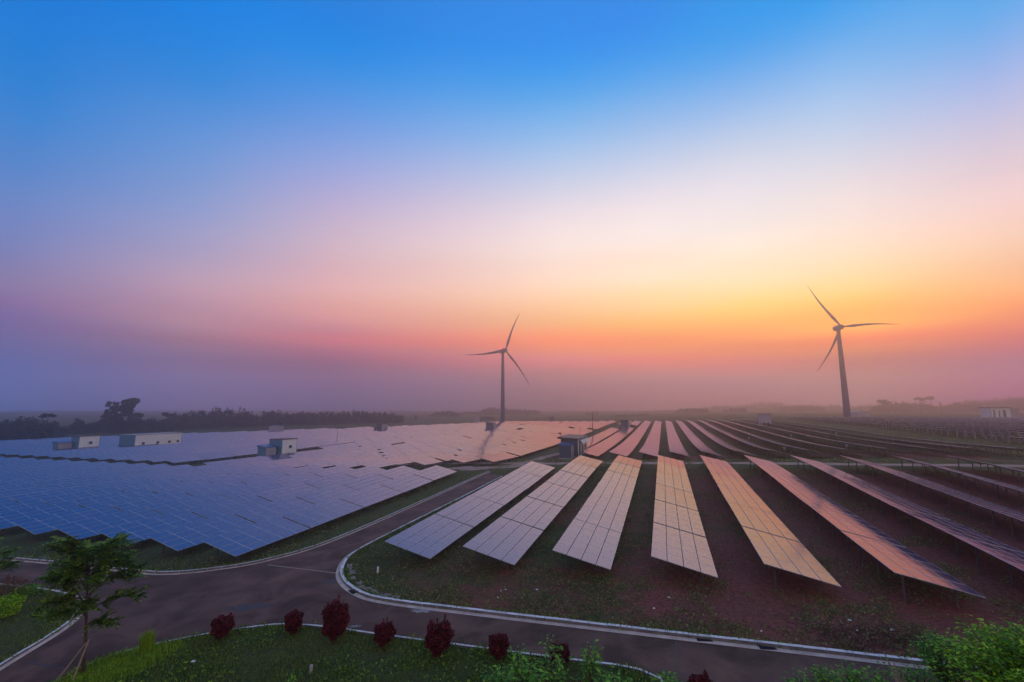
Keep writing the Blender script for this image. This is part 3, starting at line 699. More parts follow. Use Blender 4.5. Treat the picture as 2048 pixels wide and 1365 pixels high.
# all remaining, smaller tables as one field
def bulk(name, items, label, concrete):
    lb = MB()
    for (u, yy) in slots:
        (xa, za), (xb, zb) = slope(u - MW / 2 + .0, .004), slope(u + MW / 2 - .0, .004)
        lb.face([(xa, yy - ML / 2 + .02, za), (xb, yy - ML / 2 + .02, zb), (xb, yy + ML / 2 - .02, zb), (xa, yy + ML / 2 - .02, za)], 1)
    (xa, za), (xb, zb) = slope(0), slope(SL); t = .05
    n0_ = len(lb.m); lb.hexa([(xa, -TL / 2, za - t), (xb, -TL / 2, zb - t), (xb, TL / 2, zb - t), (xa, TL / 2, za - t), (xa, -TL / 2, za), (xb, -TL / 2, zb), (xb, TL / 2, zb), (xa, TL / 2, za)], 2); lb.m[n0_ + 1] = 0; lb.m[n0_ + 5] = 0; lb.m[n0_ + 2] = 0
    w = .05 if not concrete else .07
    for yy in ((-3.1, 0, 3.1) if not concrete else (-2.4, 2.4)):
        for xp in (XR, XF): lb.box(xp - w, xp + w, yy - w, yy + w, -.5, slope((xp + TW / 2) / math.cos(SANG))[1] - .06, 3)
    eb = .15 if concrete else .09  # same added strip for the glinting high edge
    lb.box(-TW / 2 - .05, -TW / 2 - .004, -TL / 2, TL / 2, CLEAR - eb, CLEAR + .01, 0)
    V0 = np.array(lb.v); F0 = np.array(lb.f); m0 = np.array(lb.m); V, F, MI = [], [], []
    for i, c in enumerate(items):
        mtx = np.array(table_matrix(c)); V.append(V0 @ mtx[:3, :3].T + mtx[:3, 3]); F.append(F0 + i * len(V0)); MI.append(m0)
    me = np_mesh(name, np.vstack(V), np.vstack(F), [M['alu'], M['glass'], M['backsheet'], M['post_concrete'] if concrete else M['galv']], 4, np.concatenate(MI))
    tag(link(name, me), label, kind='stuff')
bulk('solar_field', [c for c in rest if c['b'][0] != 'post'], 'rows of solar tables running on into the mist', False)
bulk('solar_field', [c for c in rest if c['b'][0] == 'post'], 'rows of tables on concrete posts in the misty right distance', True)

# ------------------------------------------------------------------ wind turbines
def turbine(label, base_px, hub_px, Y, blade_tips, length, yaw, wob):
    base = at_depth(base_px[0], 825, Y); hub = at_depth(hub_px[0], hub_px[1], Y)
    bx = (base.x + hub.x) / 2; zb = gz(bx, Y)
    root = empty('wind_turbine', (bx, Y, zb)); tag(root, label, 'wind turbine', 'wind turbines above the mist')
    H = hub.z - zb
    m_ = MB(); n = 14; m_.tube([(0, 0, H * k / n - (1 if k == 0 else 0)) for k in range(n + 1)], [wob[0] + (wob[1] - wob[0]) * k / n for k in range(n + 1)], 28)
    m_.build('tower', M['turbine'], root, True)
    rotor_dir = Vector((math.sin(yaw), -math.cos(yaw), 0))           # the way the rotor faces
    m_ = MB(); c = Vector((0, 0, H + .3)); prof = ((-4.6, 1.3), (-3.8, 1.9), (0, 2.1), (2.6, 1.9), (3.2, 1.5))
    m_.tube([c + rotor_dir * a for a, r in prof], [r for a, r in prof], 12); nac = m_.build('nacelle', M['turbine'], root, True)
    b_ = MB(); q = c - rotor_dir * 3.4 + Vector((0, 0, 1.9)); b_.tube([q, q + Vector((0, 0, .9))], .35, 8); b_.build('beacon', M['red_lamp'], nac)
    m_ = MB(); hc = c + rotor_dir * 4.4
    m_.tube([c + rotor_dir * a for a in (3.1, 3.8, 5.0, 5.8, 6.2)], [1.6, 1.9, 1.7, .9, .15], 14); m_.build('hub', M['turbine'], root, True)
    side_ = Vector((math.cos(yaw), math.sin(yaw), 0)); up = Vector((0, 0, 1))
    for ang in blade_tips:
        d = side_ * math.sin(R(ang)) + up * math.cos(R(ang)); e = side_ * math.cos(R(ang)) - up * math.sin(R(ang))   # e: clockwise as seen
        m_ = MB(); N = 22; rings = []
        for k in range(N + 1):
            s_ = k / N; rr = 1.2 + s_ * (length - 1.2)
            chord = .62 * (1.3 + 2.1 * min(1, s_ / .18)) * (1 - .93 * max(0, (s_ - .18) / .82) ** .85) + .05
            th = max(.05, .95 * (1 - s_) ** 1.4)
            bend = .085 * length * s_ ** 2 - .012 * length * math.sin(math.pi * s_)
            tw = R(16) * (1 - s_)
            c_ = hc + d * rr + e * bend
            cd = e * math.cos(tw) + rotor_dir * math.sin(tw); td = rotor_dir * math.cos(tw) - e * math.sin(tw)
            bi = len(m_.v)
            for (a, b) in ((-.35, 0), (-.2, .5), (.1, .42), (.65, 0), (.1, -.42), (-.2, -.5)): m_.v.append(tuple(c_ + cd * (a * chord) + td * (b * th)))
            rings.append(bi)
        for b0, b1 in zip(rings, rings[1:]):
            for k in range(6): m_.f.append((b0 + k, b1 + k, b1 + (k + 1) % 6, b0 + (k + 1) % 6)); m_.m.append(0)
        m_.f.append(tuple(rings[-1] + k for k in reversed(range(6)))); m_.m.append(0)
        m_.build('blade', M['turbine'], root, True)
turbine('white wind turbine on the left, farther off, standing behind the pink tables', (1005, 830), (1006, 703), 360, (18, 136, 256), 34.7, R(28), (1.75, 1.05))
turbine('larger leaning-looking wind turbine on the right against the yellow sky', (1693, 828), (1677, 657), 330, (-37, 84, 206), 38, R(-8), (2.25, 1.2))

# ------------------------------------------------------------------ kiosks and small buildings
def rt_of(p): return p.x * CA - p.y * SA, p.x * SA + p.y * CA
def px_of(r, t, z): return proj((*rt(r, t), z))
def solve(fn, lo, hi):
    for _ in range(40):
        m_ = (lo + hi) / 2
        if fn(m_) > 0: hi = m_
        else: lo = m_
    return (lo + hi) / 2
def site(corner, xl, xr, ytop, sign, lift=0):
    p = at(*corner, lift); r0, t0 = rt_of(p)
    f = lambda r, t: px_of(r, t, p.z)[0]
    if sign > 0:
        dt = solve(lambda d: f(r0, t0 + d) - xr, 0, 60); dr = solve(lambda d: xl - f(r0 - d, t0), 0, 40)
    else:
        dt = solve(lambda d: xl - f(r0, t0 + d), 0, 60); dr = solve(lambda d: f(r0 + d, t0) - xr, 0, 40)
    p.z = gz(p.x, p.y)
    hh = solve(lambda d: ytop - px_of(r0, t0, p.z + d)[1], 0, 30)
    return p, min(dr, 26), min(dt, 40), hh
def shed(name, label, cat, corner, xl, xr, ytop, sign=1, walls=('wall_white', 'wall_blue_shade'), roof='roof_dark', fans=(), overhang=.15, group=None, doors=(), pitch=0.0, parent=None, lift=1.45):
    p, dr, dt, h = site(corner, xl, xr, ytop, sign, lift)
    root = empty(name, p, -AZ) ; tag(root, label, cat, group)
    x0, x1 = (-dr, 0) if sign > 0 else (0, dr)
    w = .12
    # side wall facing the viewer along t, end wall facing back down the rows, and the two hidden walls
    sx = x1 if sign > 0 else x0
    b_ = MB().box(x0, x1, 0, w, -.6, h - .05); b_.build('end_wall', M[walls[1]], root)
    b_ = MB().box(x0, x1, dt - w, dt, -.6, h - .05); b_.build('end_wall', M[walls[1]], root)
    b_ = MB()
    nseg = max(3, int(dt / 1.1))
    for k in range(nseg):                 # ribbed side panels
        y0, y1 = w + .003 + (dt - 2 * w) * k / nseg, w + (dt - 2 * w) * (k + 1) / nseg - .03
        a0, a1 = (sx - w, sx + .02) if sign > 0 else (sx - .02, sx + w)
        b_.box(a0, a1, y0, y1, -.6, h - .055)
    sw = b_.build('side_wall', M[walls[0]], root)
    ox = x0 if sign > 0 else x1
    b_ = MB().box(min(ox, ox + (w if sign > 0 else -w)), max(ox, ox + (w if sign > 0 else -w)), w + .003, dt - w - .003, -.6, h - .05); b_.build('side_wall', M[walls[0]], root)
    o_ = overhang; rise = pitch
    b_ = MB().hexa([(x0 - o_, -o_, h), (x1 + o_, -o_, h), (x1 + o_, dt + o_, h), (x0 - o_, dt + o_, h),
                    (x0 - o_, -o_, h + .12 + rise), (x1 + o_, -o_, h + .12), (x1 + o_, dt + o_, h + .12), (x0 - o_, dt + o_, h + .12 + rise)])
    b_.build('roof', M[roof], root)
    b_ = MB().box(x0 - .2, x1 + .2, -.2, dt + .2, -.7, .22); b_.build('plinth', M['wall_grey'], root)
    s_ = 1 if sign > 0 else -1
    for (fy, fz, fs) in fans:             # louvred fan or window on the side wall, fy and fz as shares of length and height
        y_, z_ = fy * dt, fz * h; fr = MB()
        a0, a1 = sorted((sx + s_ * .02, sx + s_ * .10)); fr.box(a0, a1, y_ - fs * 1.15, y_ + fs * 1.15, z_ - fs, z_ + fs); f_ = fr.build('window', M['wall_grey'], root)
        a0, a1 = sorted((sx + s_ * .10, sx + s_ * .13)); MB().box(a0, a1, y_ - fs, y_ + fs, z_ - fs * .85, z_ + fs * .85).build('pane', M['glass_dark'], f_)
    for (dx, dw, dh) in doors:
        X_ = x0 + dx * (x1 - x0); MB().box(X_ - dw / 2, X_ + dw / 2, -.05, -.003, .23, dh).build('door', M['dark'], root)
    return root, p, dr, dt, h
G_K = 'small inverter kiosks among the tables'
shed('inverter_kiosk', 'white kiosk with shaded teal end wall and round fan, beside a blue-roofed hut', 'kiosk', (562.6, 909.5), 536, 592, 880, fans=[(.55, .62, .42)])
shed('transformer_hut', 'low hut with shaded teal end and bright blue roof against the nearest white kiosk on the left', 'hut', (530.4, 912.5), 513.5, 551, 896, walls=('wall_grey', 'wall_blue_shade'), roof='roof_blue', pitch=.5)
shed('inverter_kiosk', 'white kiosk with one fan at far left, second from the left edge', 'kiosk', (155.8, 898), 139, 197, 874, fans=[(.55, .6, .42)])
shed('transformer_hut', 'low blue-roofed hut nearest the left edge of the picture', 'hut', (114.5, 900), 103, 143, 887, walls=('wall_grey', 'wall_blue_shade'), roof='roof_blue', pitch=.4)
shed('control_building', 'long low white building with four small dark windows in the left field', 'building', (268.3, 893), 236, 362, 871, fans=[(.17, .44, .4), (.47, .44, .4), (.72, .44, .4), (.91, .44, .4)], roof='wall_grey')
shed('inverter_kiosk', 'faint grey kiosk with a dark hut beside it before the far left wood', 'kiosk', (763, 861.5), 753, 775, 849, fans=[(.6, .5, .4)], walls=('wall_grey', 'cab_blue'))
shed('transformer_hut', 'tiny dark hut touching the faint kiosk before the far left wood', 'hut', (752.5, 861.5), 748, 756, 855, walls=('cab_blue', 'cab_blue'))
shed('inverter_kiosk', 'very faint pale kiosk at the far edge of the left field', 'kiosk', (556, 863.5), 537, 567, 853, walls=('wall_grey', 'wall_grey'), roof='wall_grey')
shed('inverter_kiosk', 'blue-grey kiosk in the pink tables below the left turbine', 'kiosk', (987, 859.5), 971.5, 991.5, 846, walls=('wall_grey', 'cab_blue'))
shed('inverter_kiosk', 'dark kiosk at the far end of the kiosk lane, beyond the mast', 'kiosk', (1257, 862), 1241, 1260, 840.5, walls=('wall_grey', 'cab_blue'), overhang=.5, lift=0)
shed('inverter_kiosk', 'pale kiosk with a dark roof beyond the right rows, left of the right turbine', 'kiosk', (1521, 846), 1517, 1544, 828.5, sign=-1, walls=('wall_grey', 'wall_grey'), overhang=.6, doors=[(.3, .7, 1.9), (.7, .7, 1.9)])
shed('inverter_kiosk', 'tiny hazy kiosk left of the left turbine foot', 'kiosk', (955, 843.5), 948, 960, 834, walls=('wall_grey', 'wall_grey'), roof='wall_grey')
shed('inverter_kiosk', 'tiny hazy kiosk on the horizon left of the tall mast', 'kiosk', (1106, 842), 1098, 1109, 834.5, walls=('cab_blue', 'cab_blue'))
def flat_site(X0, X1, Y, px0, px1, ytop): pass
# the long white house at the right edge
Yb = 330
pa, pb = at_depth(1984, 830, Yb), at_depth(2030, 830, Yb + 12); zb = gz(pa.x, pa.y) + 0.6
root = empty('white_house', (pa.x, pa.y, zb), 0); tag(root, 'long white house with three dark openings at the right edge', 'house')
top = at_depth(1984, 816.5, Yb).z - zb; Wd = 20.5
xsn = [0, 1.2, 2.6, 5.0, 6.2, 8.2, 10.4, Wd - 7]
b_ = MB()
for a_, b__ in ((xsn[0], xsn[1]), (xsn[2], xsn[3]), (xsn[4], xsn[5]), (xsn[6], xsn[7])): b_.box(a_, b__, 0, .25, -2, top)
b_.box(xsn[1], xsn[2], 0, .25, top - 1.3, top); b_.box(xsn[3], xsn[4], 0, .25, top - 1.9, top); b_.box(xsn[5], xsn[6], 0, .25, top - 1.3, top)
b_.build('front_wall', M['wall_white'], root)
b_ = MB(); b_.box(0, .25, .253, 8, -2, top); b_.box(.253, Wd - 7, 7.75, 8, -2, top); b_.box(Wd - 7.25, Wd - 7, .253, 7.747, -2, top); b_.build('wall', M['wall_white'], root)
MB().box(-1.0, Wd - 6.2, -.9, 8.6, top + .003, top + .45).build('roof', M['roof_dark'], root)
MB().box(Wd - 6.9, Wd, .6, 7, -2, top - .9).build('side_wing', M['wall_grey'], root)
MB().box(Wd - 7.1, Wd + .3, .3, 7.3, top - .897, top - .5).build('wing_roof', M['wall_grey'], root)
for k in (1.9, 5.6, 9.3): MB().box(k - .6, k + .6, .8, .9, -1, top - .9).build('door', M['dark'], root)
# hazy low shed on the horizon right of the turbine
p = at_depth(1716, 830, 420); zb = gz(p.x, p.y); hd = at_depth(1716, 822.5, 420).z - zb; Wd = 11
root = empty('vaulted_shed', (p.x, p.y, zb)); tag(root, 'hazy vaulted shed on the horizon just right of the right turbine', 'shed')
b_ = MB(); prv = None
arc = [(Wd / 2 - Wd / 2 * math.cos(math.pi * k / 10), hd - 2 + 2 * math.sin(math.pi * k / 10)) for k in range(11)]
for (xa, za), (xb, zb_) in zip(arc, arc[1:]): b_.face([(xa, 0, za), (xb, 0, zb_), (xb, 9, zb_), (xa, 9, za)])
b_.face([(a, 0, z) for a, z in reversed(arc)] ); b_.face([(a, 9, z) for a, z in arc]); b_.build('vault', M['wall_grey'], root)
MB().box(.02, Wd - .02, .05, 8.95, -3, hd - 2.003).build('wall', M['wall_grey'], root)

# main blue kiosk by the junction of the dirt paths
root, p, dr, dt, h = shed('blue_kiosk', 'tall blue kiosk with dark overhanging roof at the dirt path junction', 'kiosk', (1156, 916), 1122, 1173, 878.5, walls=('wall_grey', 'cab_blue'), overhang=.7, doors=[(.25, .8, 2.4)], pitch=.3, lift=0)
for yy in (.25, dt * .33, dt * .66, dt - .25): MB().box(.02, .22, yy - .12, yy + .12, 0, h - .06).build('corner_post', M['wall_white'], root)
for yy in (dt * .16, dt * .5, dt * .82): MB().box(.021, .06, yy - .5, yy + .5, .25, h * .62).build('door', M['dark'], root)
for k in range(5):
    yy = dt * (.12 + .19 * k); pts = [(.05 + 1.1 * math.sin(a), yy, h - .25 - 1.1 * (1 - math.cos(a))) for a in [math.pi / 2 * j / 7 for j in range(8)]]
    b_ = MB()
    for q0, q1 in zip(pts, pts[1:]):
        w_ = dt * .07; b_.hexa([(q0[0], yy - w_, q0[2] - .05), (q1[0], yy - w_, q1[2] - .05), (q1[0], yy + w_, q1[2] - .05), (q0[0], yy + w_, q0[2] - .05), (q0[0], yy - w_, q0[2]), (q1[0], yy - w_, q1[2]), (q1[0], yy + w_, q1[2]), (q0[0], yy + w_, q0[2])])
    b_.build('air_hood', M['wall_white'], root)
b_ = MB(); b_.tube([(-dr + .1, .1, h), (-dr + .1, .1, h + 1.5)], .06, 8); b_.build('mast', M['galv'], root)
MB().box(-dr - .55, -dr + .15, -.05, .2, h + 1.15, h + 1.45).build('camera', M['dark'], root)
shed('transformer_cabinet', 'dark blue steel cabinet standing in front of the tall blue kiosk', 'cabinet', (1142, 919), 1119.5, 1150, 892, walls=('wall_grey', 'cab_blue'), roof='roof_blue', overhang=.2, pitch=.35, lift=0)

# ------------------------------------------------------------------ masts, markers, junction boxes
def mast(label, base_px, top_y, arm=False, wid=.09, name='mast'):
    p = at(*base_px); hh = solve(lambda d: top_y - proj((p.x, p.y, p.z + d))[1], 0, 60)
    root = empty(name, p); tag(root, label, 'mast')
    b_ = MB(); b_.tube([(0, 0, -.5), (0, 0, hh * .5), (0, 0, hh)], [wid, wid * .8, wid * .5], 8); b_.build('pole', M['galv'], root)
    if arm:
        b_ = MB(); b_.bar((-1.9, 0, hh - 1.1), (1.9, 0, hh - 1.1), .08); a_ = b_.build('cross_arm', M['galv'], root)
        for k, z in ((-1.85, .8), (-1.0, .7), (1.0, .7), (1.85, .9)):
            b_ = MB(); b_.tube([(k, 0, hh - 1.06), (k, 0, hh - 1.1 + z)], .05, 6); b_.tube([(k, 0, hh - 1.1 + z), (k, 0, hh - .9 + z)], [.16, .04], 8); b_.build('sensor', M['galv'], a_)
        for dx, dy in ((3.4, 1.0), (-3.0, 1.5)):
            b_ = MB(); b_.tube([(0, 0, hh * .8), (dx * .55, dy * .55, hh * .33), (dx, dy, 0)], .02, 4); b_.build('guy_wire', M['galv'], root)
mast('tall guyed weather mast with a crossarm behind the blue kiosk', (1186, 889), 823, True, .17, 'weather_mast')
mast('thin bare mast rising behind the roof of the blue kiosk', (1161, 905), 853)
mast('thin lone lightning mast in the dark lane of the left field', (673.5, 891), 857)
for px, py, hpx, lab in ((755.5, 1148, 14, 'small white marker post in the verge before the first front table'), (622, 1344, 14, 'short grey concrete stub in the near grass strip'), (1112, 927, 6, 'small dark bollard at the edge of the dirt path before the kiosk')):
    p = at(px, py); hh = solve(lambda d: (py - hpx) - proj((p.x, p.y, p.z + d))[1], 0, 5)
    b_ = MB(); b_.tube([(0, 0, -.3), (0, 0, hh * .94), (0, 0, hh)], [.085, .08, .05], 10)
    o_ = b_.build('marker_post', M['wall_white'] if px < 800 and px > 700 else M['concrete'] if px < 700 else M['dark']); o_.location = p; tag(o_, lab, 'marker post')
for (bx, by, dark), lab in zip(((1509.5, 893, 0), (1570, 899, 0), (1498, 876, 0), (1583, 871, 0), (1673, 867, 0), (1695, 894, 0), (1396, 902, 1)),
        ('on the fifth row beyond the path', 'on the near end of the sixth row beyond the path', 'halfway up the fifth row beyond the path', 'high up the misty right rows', 'on the last row before the green strip',
         'at the near end of the seventh row beyond the path', 'under the fourth row beyond the path')):
    p = at(bx, by + 8); root = empty('combiner_box', p, -AZ)
    tag(root, ('dark' if dark else 'pale') + ' cable combiner box ' + lab, 'combiner box', 'combiner boxes on the far right rows')
    MB().box(-.2, .2, -.12, .12, .8, 1.5).build('box', M['cab_blue'] if dark else M['wall_grey'], root)
    MB().box(-.05, .05, -.05, .05, -.4, .697).build('leg', M['galv'], root)
# pale spills and darker patches on the asphalt
M['spill'] = mat('dried_cement_spill', (.34, .28, .25), .9, 0, .3, 4)
M['patch'] = mat('fresh_tar_patch', (.035, .025, .026), .6, 0, .3, 2)
for (px, py, sx, sy, mt, lab) in ((848, 1222, .75, .28, 'spill', 'pale dried spill on the asphalt near the gutter'), (712, 1254, .35, .12, 'spill', 'small pale spill on the asphalt above the red shrubs'), (865, 1219, .22, .15, 'spill', 'pale splash beside the larger spill'),
        (668, 1163, .9, .5, 'patch', 'dark damp patch on the asphalt in the bend of the kerb'), (500, 1215, 1.5, .5, 'patch', 'long dark patch on the asphalt before the near strip')):
    p = at(px, py); k_ = 26; rad_ = [1 + .28 * math.sin(i * 1.9 + px) + random.uniform(-.18, .18) for i in range(k_)]
    mb = MB(); mb.face([(p.x + sx * rad_[i] * math.cos(6.2832 * i / k_), p.y + sy * rad_[i] * math.sin(6.2832 * i / k_), gz(p.x + sx * rad_[i] * math.cos(6.2832 * i / k_), p.y + sy * rad_[i] * math.sin(6.2832 * i / k_)) + .032) for i in range(k_)])
    tag(mb.build('road_stain', M[mt]), lab, kind='structure')
# gully grates in the gutter
for (px, py) in ((1409, 1281), (706, 1185), (1535, 1297)):
    p = at(px, py); root = empty('drain_grate', (p.x, p.y, p.z + .05), R(-8) if px > 1000 else R(-50)); tag(root, {1409: 'iron drain grate in the gutter at lower centre right', 706: 'iron drain grate in the curve of the kerb at the junction', 1535: 'rightmost iron drain grate in the gutter'}[px], 'drain grate')
    MB().box(-.38, .38, -.2, .2, -.02, .004).build('frame', M['dark'], root)
    for k in range(7): MB().box(-.33 + .1 * k, -.28 + .1 * k, -.16, .16, .006, .03).build('bar', M['iron'], root)
# rubble paving behind the kerbs
def slabs(P, i0, i1, off, label):
    Q = resample(P, .75); root = empty('rubble_edging'); tag(root, label, kind='structure')
    for i in range(int(len(Q) * i0), int(len(Q) * i1)):
        d = (Q[min(i + 1, len(Q) - 1)] - Q[i - 1]).normalized(); s = Vector((-d.y, d.x, 0)) * off
        if random.random() < .3: continue
        q = Q[i] + s * random.uniform(.8, 1.25); w_, l_ = random.uniform(.16, .28), random.uniform(.25, .42); a_ = math.atan2(d.y, d.x) + random.uniform(-.3, .3)
        ca, sa = math.cos(a_), math.sin(a_); hh = random.uniform(.03, .08)
        P4 = [(q.x + ca * u - sa * v, q.y + sa * u + ca * v) for u, v in ((-l_, -w_), (l_, -w_ * .8), (l_ * .9, w_), (-l_ * .85, w_))]
        z_ = gz(q.x, q.y)
        MB().hexa([(x, y, z_ - .15) for x, y in P4] + [(x, y, z_ + hh) for x, y in P4]).build('stone', M['stone'], root)
slabs(K2, .475, .60, .75, 'row of broken pale slabs behind the front kerb')
slabs(K1, .18, .38, .8, 'pale rubble slabs behind the kerb under the left tables')

# ------------------------------------------------------------------ foliage
def leaf_quads(C, S, aspect=.55, flat=.0, r_=rng):
    """one leaf-shaped quad (diamond) per centre"""
    n = len(C); a = r_.normal(size=(n, 3)); a[:, 2] *= (1 - flat); a /= np.linalg.norm(a, axis=1)[:, None]
    b = r_.normal(size=(n, 3)); b -= (b * a).sum(1)[:, None] * a; b /= np.linalg.norm(b, axis=1)[:, None]
    a = a * (S * .5)[:, None]; b = b * (S * .5 * aspect)[:, None]
    V = np.stack([C - a, C + b - a * .1, C + a, C - b - a * .1], 1).reshape(-1, 3)
    return V
def quads_obj(name, V, mats, parent=None, mi=None):
    n = len(V) // 4; me = np_mesh(name, V, np.arange(n * 4).reshape(-1, 4), mats, 4, mi); return link(name, me, parent)
def blob_points(n, c, rad, shell=.55):
    d = rng.normal(size=(n, 3)); d /= np.linalg.norm(d, axis=1)[:, None]
    k = (shell + (1 - shell) * rng.random(n)) ; return np.asarray(c) + d * k[:, None] * np.asarray(rad)
def clumpy(n, c, rad, nb=14, br=.38):
    """leaf centres gathered in clumps spread through an ellipsoid, with gaps between"""
    out = []; c = np.asarray(c, float); rad = np.asarray(rad, float)
    for _ in range(nb):
        d = rng.normal(size=3); d /= np.linalg.norm(d); q = c + d * rad * (rng.random() ** .5) * .8
        out.append(blob_points(max(3, n // nb), q, rad * br * rng.uniform(.6, 1.25), .3))
    return np.vstack(out)

# far woods: many small trees built as leaf clumps and trunks
def far_tree_geo(V, T, x, y, z0, h, w, kind, leafs=120):
    leafs = int(leafs * 1.9); s = np.full(leafs, max(.45, w * .125))
    if kind == 0:      # rounded broadleaf, foliage to the ground
        P = clumpy(leafs, (x, y, z0 + h * .52), (w * .5, w * .5, h * .47), 10, .42)
    elif kind == 1:    # slender, ragged top
        P = clumpy(leafs, (x, y, z0 + h * .58), (w * .34, w * .34, h * .46), 18, .27)
    elif kind == 3:    # ragged egg-shaped crown of many small clumps
        parts_ = []
        for _ in range(34):
            zf = random.random() ** .8; wr = w * .5 * (1.05 - .75 * zf ** 2.2) * (.35 + .65 * min(1, zf * 4)); aa = random.random() * 6.28; rr_ = wr * random.random() ** .5
            parts_.append(blob_points(max(4, leafs // 34), (x + rr_ * math.cos(aa), y + rr_ * math.sin(aa), z0 + h * (.12 + .84 * zf)), (w * .13, w * .13, h * .06), .2))
        P = np.vstack(parts_)
    else:              # umbrella crown on a bare trunk
        P = clumpy(leafs, (x, y, z0 + h * .86), (w * .5, w * .5, max(h * .10, w * .20)), 9, .42)
    if kind < 2:                        # undergrowth closing the wood down to the ground
        P = np.vstack([P, blob_points(leafs // 3, (x, y, z0 + h * .2), (w * .6, w * .6, h * .22), .2)])
    s = rng.uniform(.6, 1.3, len(P)) * s[0]
    V.append(leaf_quads(P, s, .8))
    T.append((x, y, z0, z0 + h * .8, .012 * h))
def trunk_quads(T):
    V = []
    for (x, y, a, b, r_) in T:
        for ang in (0, math.pi / 3, -math.pi / 3):
            dx, dy = r_ * math.cos(ang), r_ * math.sin(ang); V.append([(x - dx, y - dy, a - 1), (x + dx, y + dy, a - 1), (x + dx * .5, y + dy * .5, b), (x - dx * .5, y - dy * .5, b)])
    return np.array(V, dtype=float).reshape(-1, 3)
def wood(label, prof, Ys, spacing, width, kinds=(0, 1), rows=2, depth=14, leafs=110, jit=.05, mt='far_leaf'):
    V, T = [], []; X = [q[0] for q in prof]; tops = [q[1] for q in prof]
    Ya, Yb_ = Ys
    for rw in range(rows):
        px = X[0] + random.uniform(0, 3)
        while px < X[-1]:
            f_ = (px - X[0]) / (X[-1] - X[0]); Y = Ya + (Yb_ - Ya) * f_ + rw * depth + random.uniform(-3, 3)
            ty = float(np.interp(px, X, tops)) + rw * .6; q = at_depth(px, ty, Y); z0 = gz(q.x, q.y); h = (q.z - z0)
            h *= 1 + random.gauss(0, jit) - (.04 if rw == 0 else 0); w = width * random.uniform(.8, 1.3)
            far_tree_geo(V, T, q.x, q.y, z0, max(2, h), w, random.choice(kinds), leafs)
            px += spacing * FPX / Y * random.uniform(.6, 1.4)
    o = quads_obj('wood', np.vstack(V), M[mt]); tag(o, label, kind='stuff')
    t = trunk_quads(T)
    tag(quads_obj('wood_trunks', t, M['bark']), 'trunks of the trees in the far wood', kind='stuff') if False else None
    me = o.data
wood('dark wood at the left edge beyond the left field', [(-330, 828), (-60, 835), (0, 833), (30, 832), (50, 829.5), (70, 833), (85, 836), (100, 837), (118, 842)], (203, 203), 4.0, 7.0, (0,), 3, 8, 160, .05)
wood('low thicket between the two left woods', [(112, 858), (130, 852), (170, 850), (190, 842), (215, 834), (245, 836), (270, 834), (325, 836), (345, 839)], (255, 262), 4.0, 7, (0, 0, 1), 3, 9, 130, .07)
wood('long dark wood along the back of the left field', [(338, 829), (352, 823), (380, 821), (398, 818), (415, 817), (432, 815.5), (450, 819), (480, 820), (520, 821), (560, 822), (572, 825), (600, 824), (650, 822), (663, 825), (672, 822), (710, 820), (740, 822), (765, 825), (790, 826), (802, 832)], (272, 400), 4.2, 7, (0, 1, 1, 0), 3, 10, 130, .10)
wood('hazy grove left of the left turbine', [(864, 830), (875, 824), (890, 821), (903, 821), (912, 829)], (637, 637), 6.5, 11.7, (0,), 2, 10, 120, .05)
wood('faint hazy grove behind the left turbine', [(918, 828), (935, 823), (958, 824)], (832, 832), 7.8, 13.0, (0,), 2, 10, 100, .04)
wood('hazy tall grove around the foot of the left turbine', [(966, 817), (975, 813), (1000, 815), (1030, 817), (1060, 818), (1074, 821), (1080, 828)], (756, 796), 6.8, 10.8, (0, 1), 2, 10, 110, .035)
wood('dark low scrub before the turbine grove', [(960, 833), (975, 831), (990, 834)], (470, 470), 5, 8, (0,), 1, 10, 90)
wood('very faint treeline near the middle of the horizon', [(780, 832), (830, 833), (1085, 829), (1140, 828), (1200, 829), (1260, 828), (1300, 822), (1350, 820), (1440, 822)], (1190, 1190), 14.0, 23.8, (0,), 2, 14, 80, .05)
wood('dark misty clumps behind the end of the kiosk lane', [(1232, 834), (1245, 831), (1262, 832), (1272, 829), (1288, 828), (1292, 833)], (611, 611), 7.8, 10.4, (0,), 1, 8, 110)
wood('flat-topped misty grove above the middle rows', [(1353, 822), (1360, 816), (1385, 815), (1412, 816), (1420, 820)], (826, 826), 8.4, 11.2, (0, 1), 2, 8, 110, .03)
wood('second flat-topped misty grove above the middle rows', [(1449, 820), (1455, 815), (1480, 815), (1492, 817)], (868, 868), 8.4, 11.2, (0, 1), 2, 8, 110, .04)
wood('faint tall treeline behind the middle right horizon', [(1395, 818), (1420, 812), (1500, 808), (1525, 803), (1540, 806), (1555, 802), (1570, 808), (1600, 808), (1650, 809), (1700, 811), (1745, 808), (1900, 812)], (1300, 1300), 11.7, 19.5, (0, 1), 2, 14, 90, .09)
wood('faint grove left of the right turbine foot', [(1565, 812), (1600, 808), (1625, 809), (1650, 815)], (1064, 1064), 9.8, 16.8, (0,), 2, 10, 100, .04)
wood('misty wood right of the right turbine', [(1742, 818), (1752, 809), (1768, 802), (1800, 801), (1815, 801), (1850, 802), (1862, 806)], (840, 840), 8.2, 13.5, (0,), 2, 10, 120, .035)
wood('misty pointed trees between the two right woods', [(1855, 808), (1880, 810), (1905, 812)], (900, 900), 10.5, 12.0, (1,), 2, 10, 100, .09)
wood('tall misty wood at the right edge', [(1895, 810), (1910, 803), (1925, 800), (1950, 798), (1980, 795), (2010, 792), (2048, 790), (2150, 789), (2400, 792)], (870, 812), 8.0, 13.0, (0,), 3, 10, 120, .03)
wood('faint distant treeline across the whole horizon', [(-400, 829), (100, 829), (180, 828), (330, 830), (600, 826), (760, 828)], (1300, 1200), 10, 17, (0,), 2, 14, 80, .04)
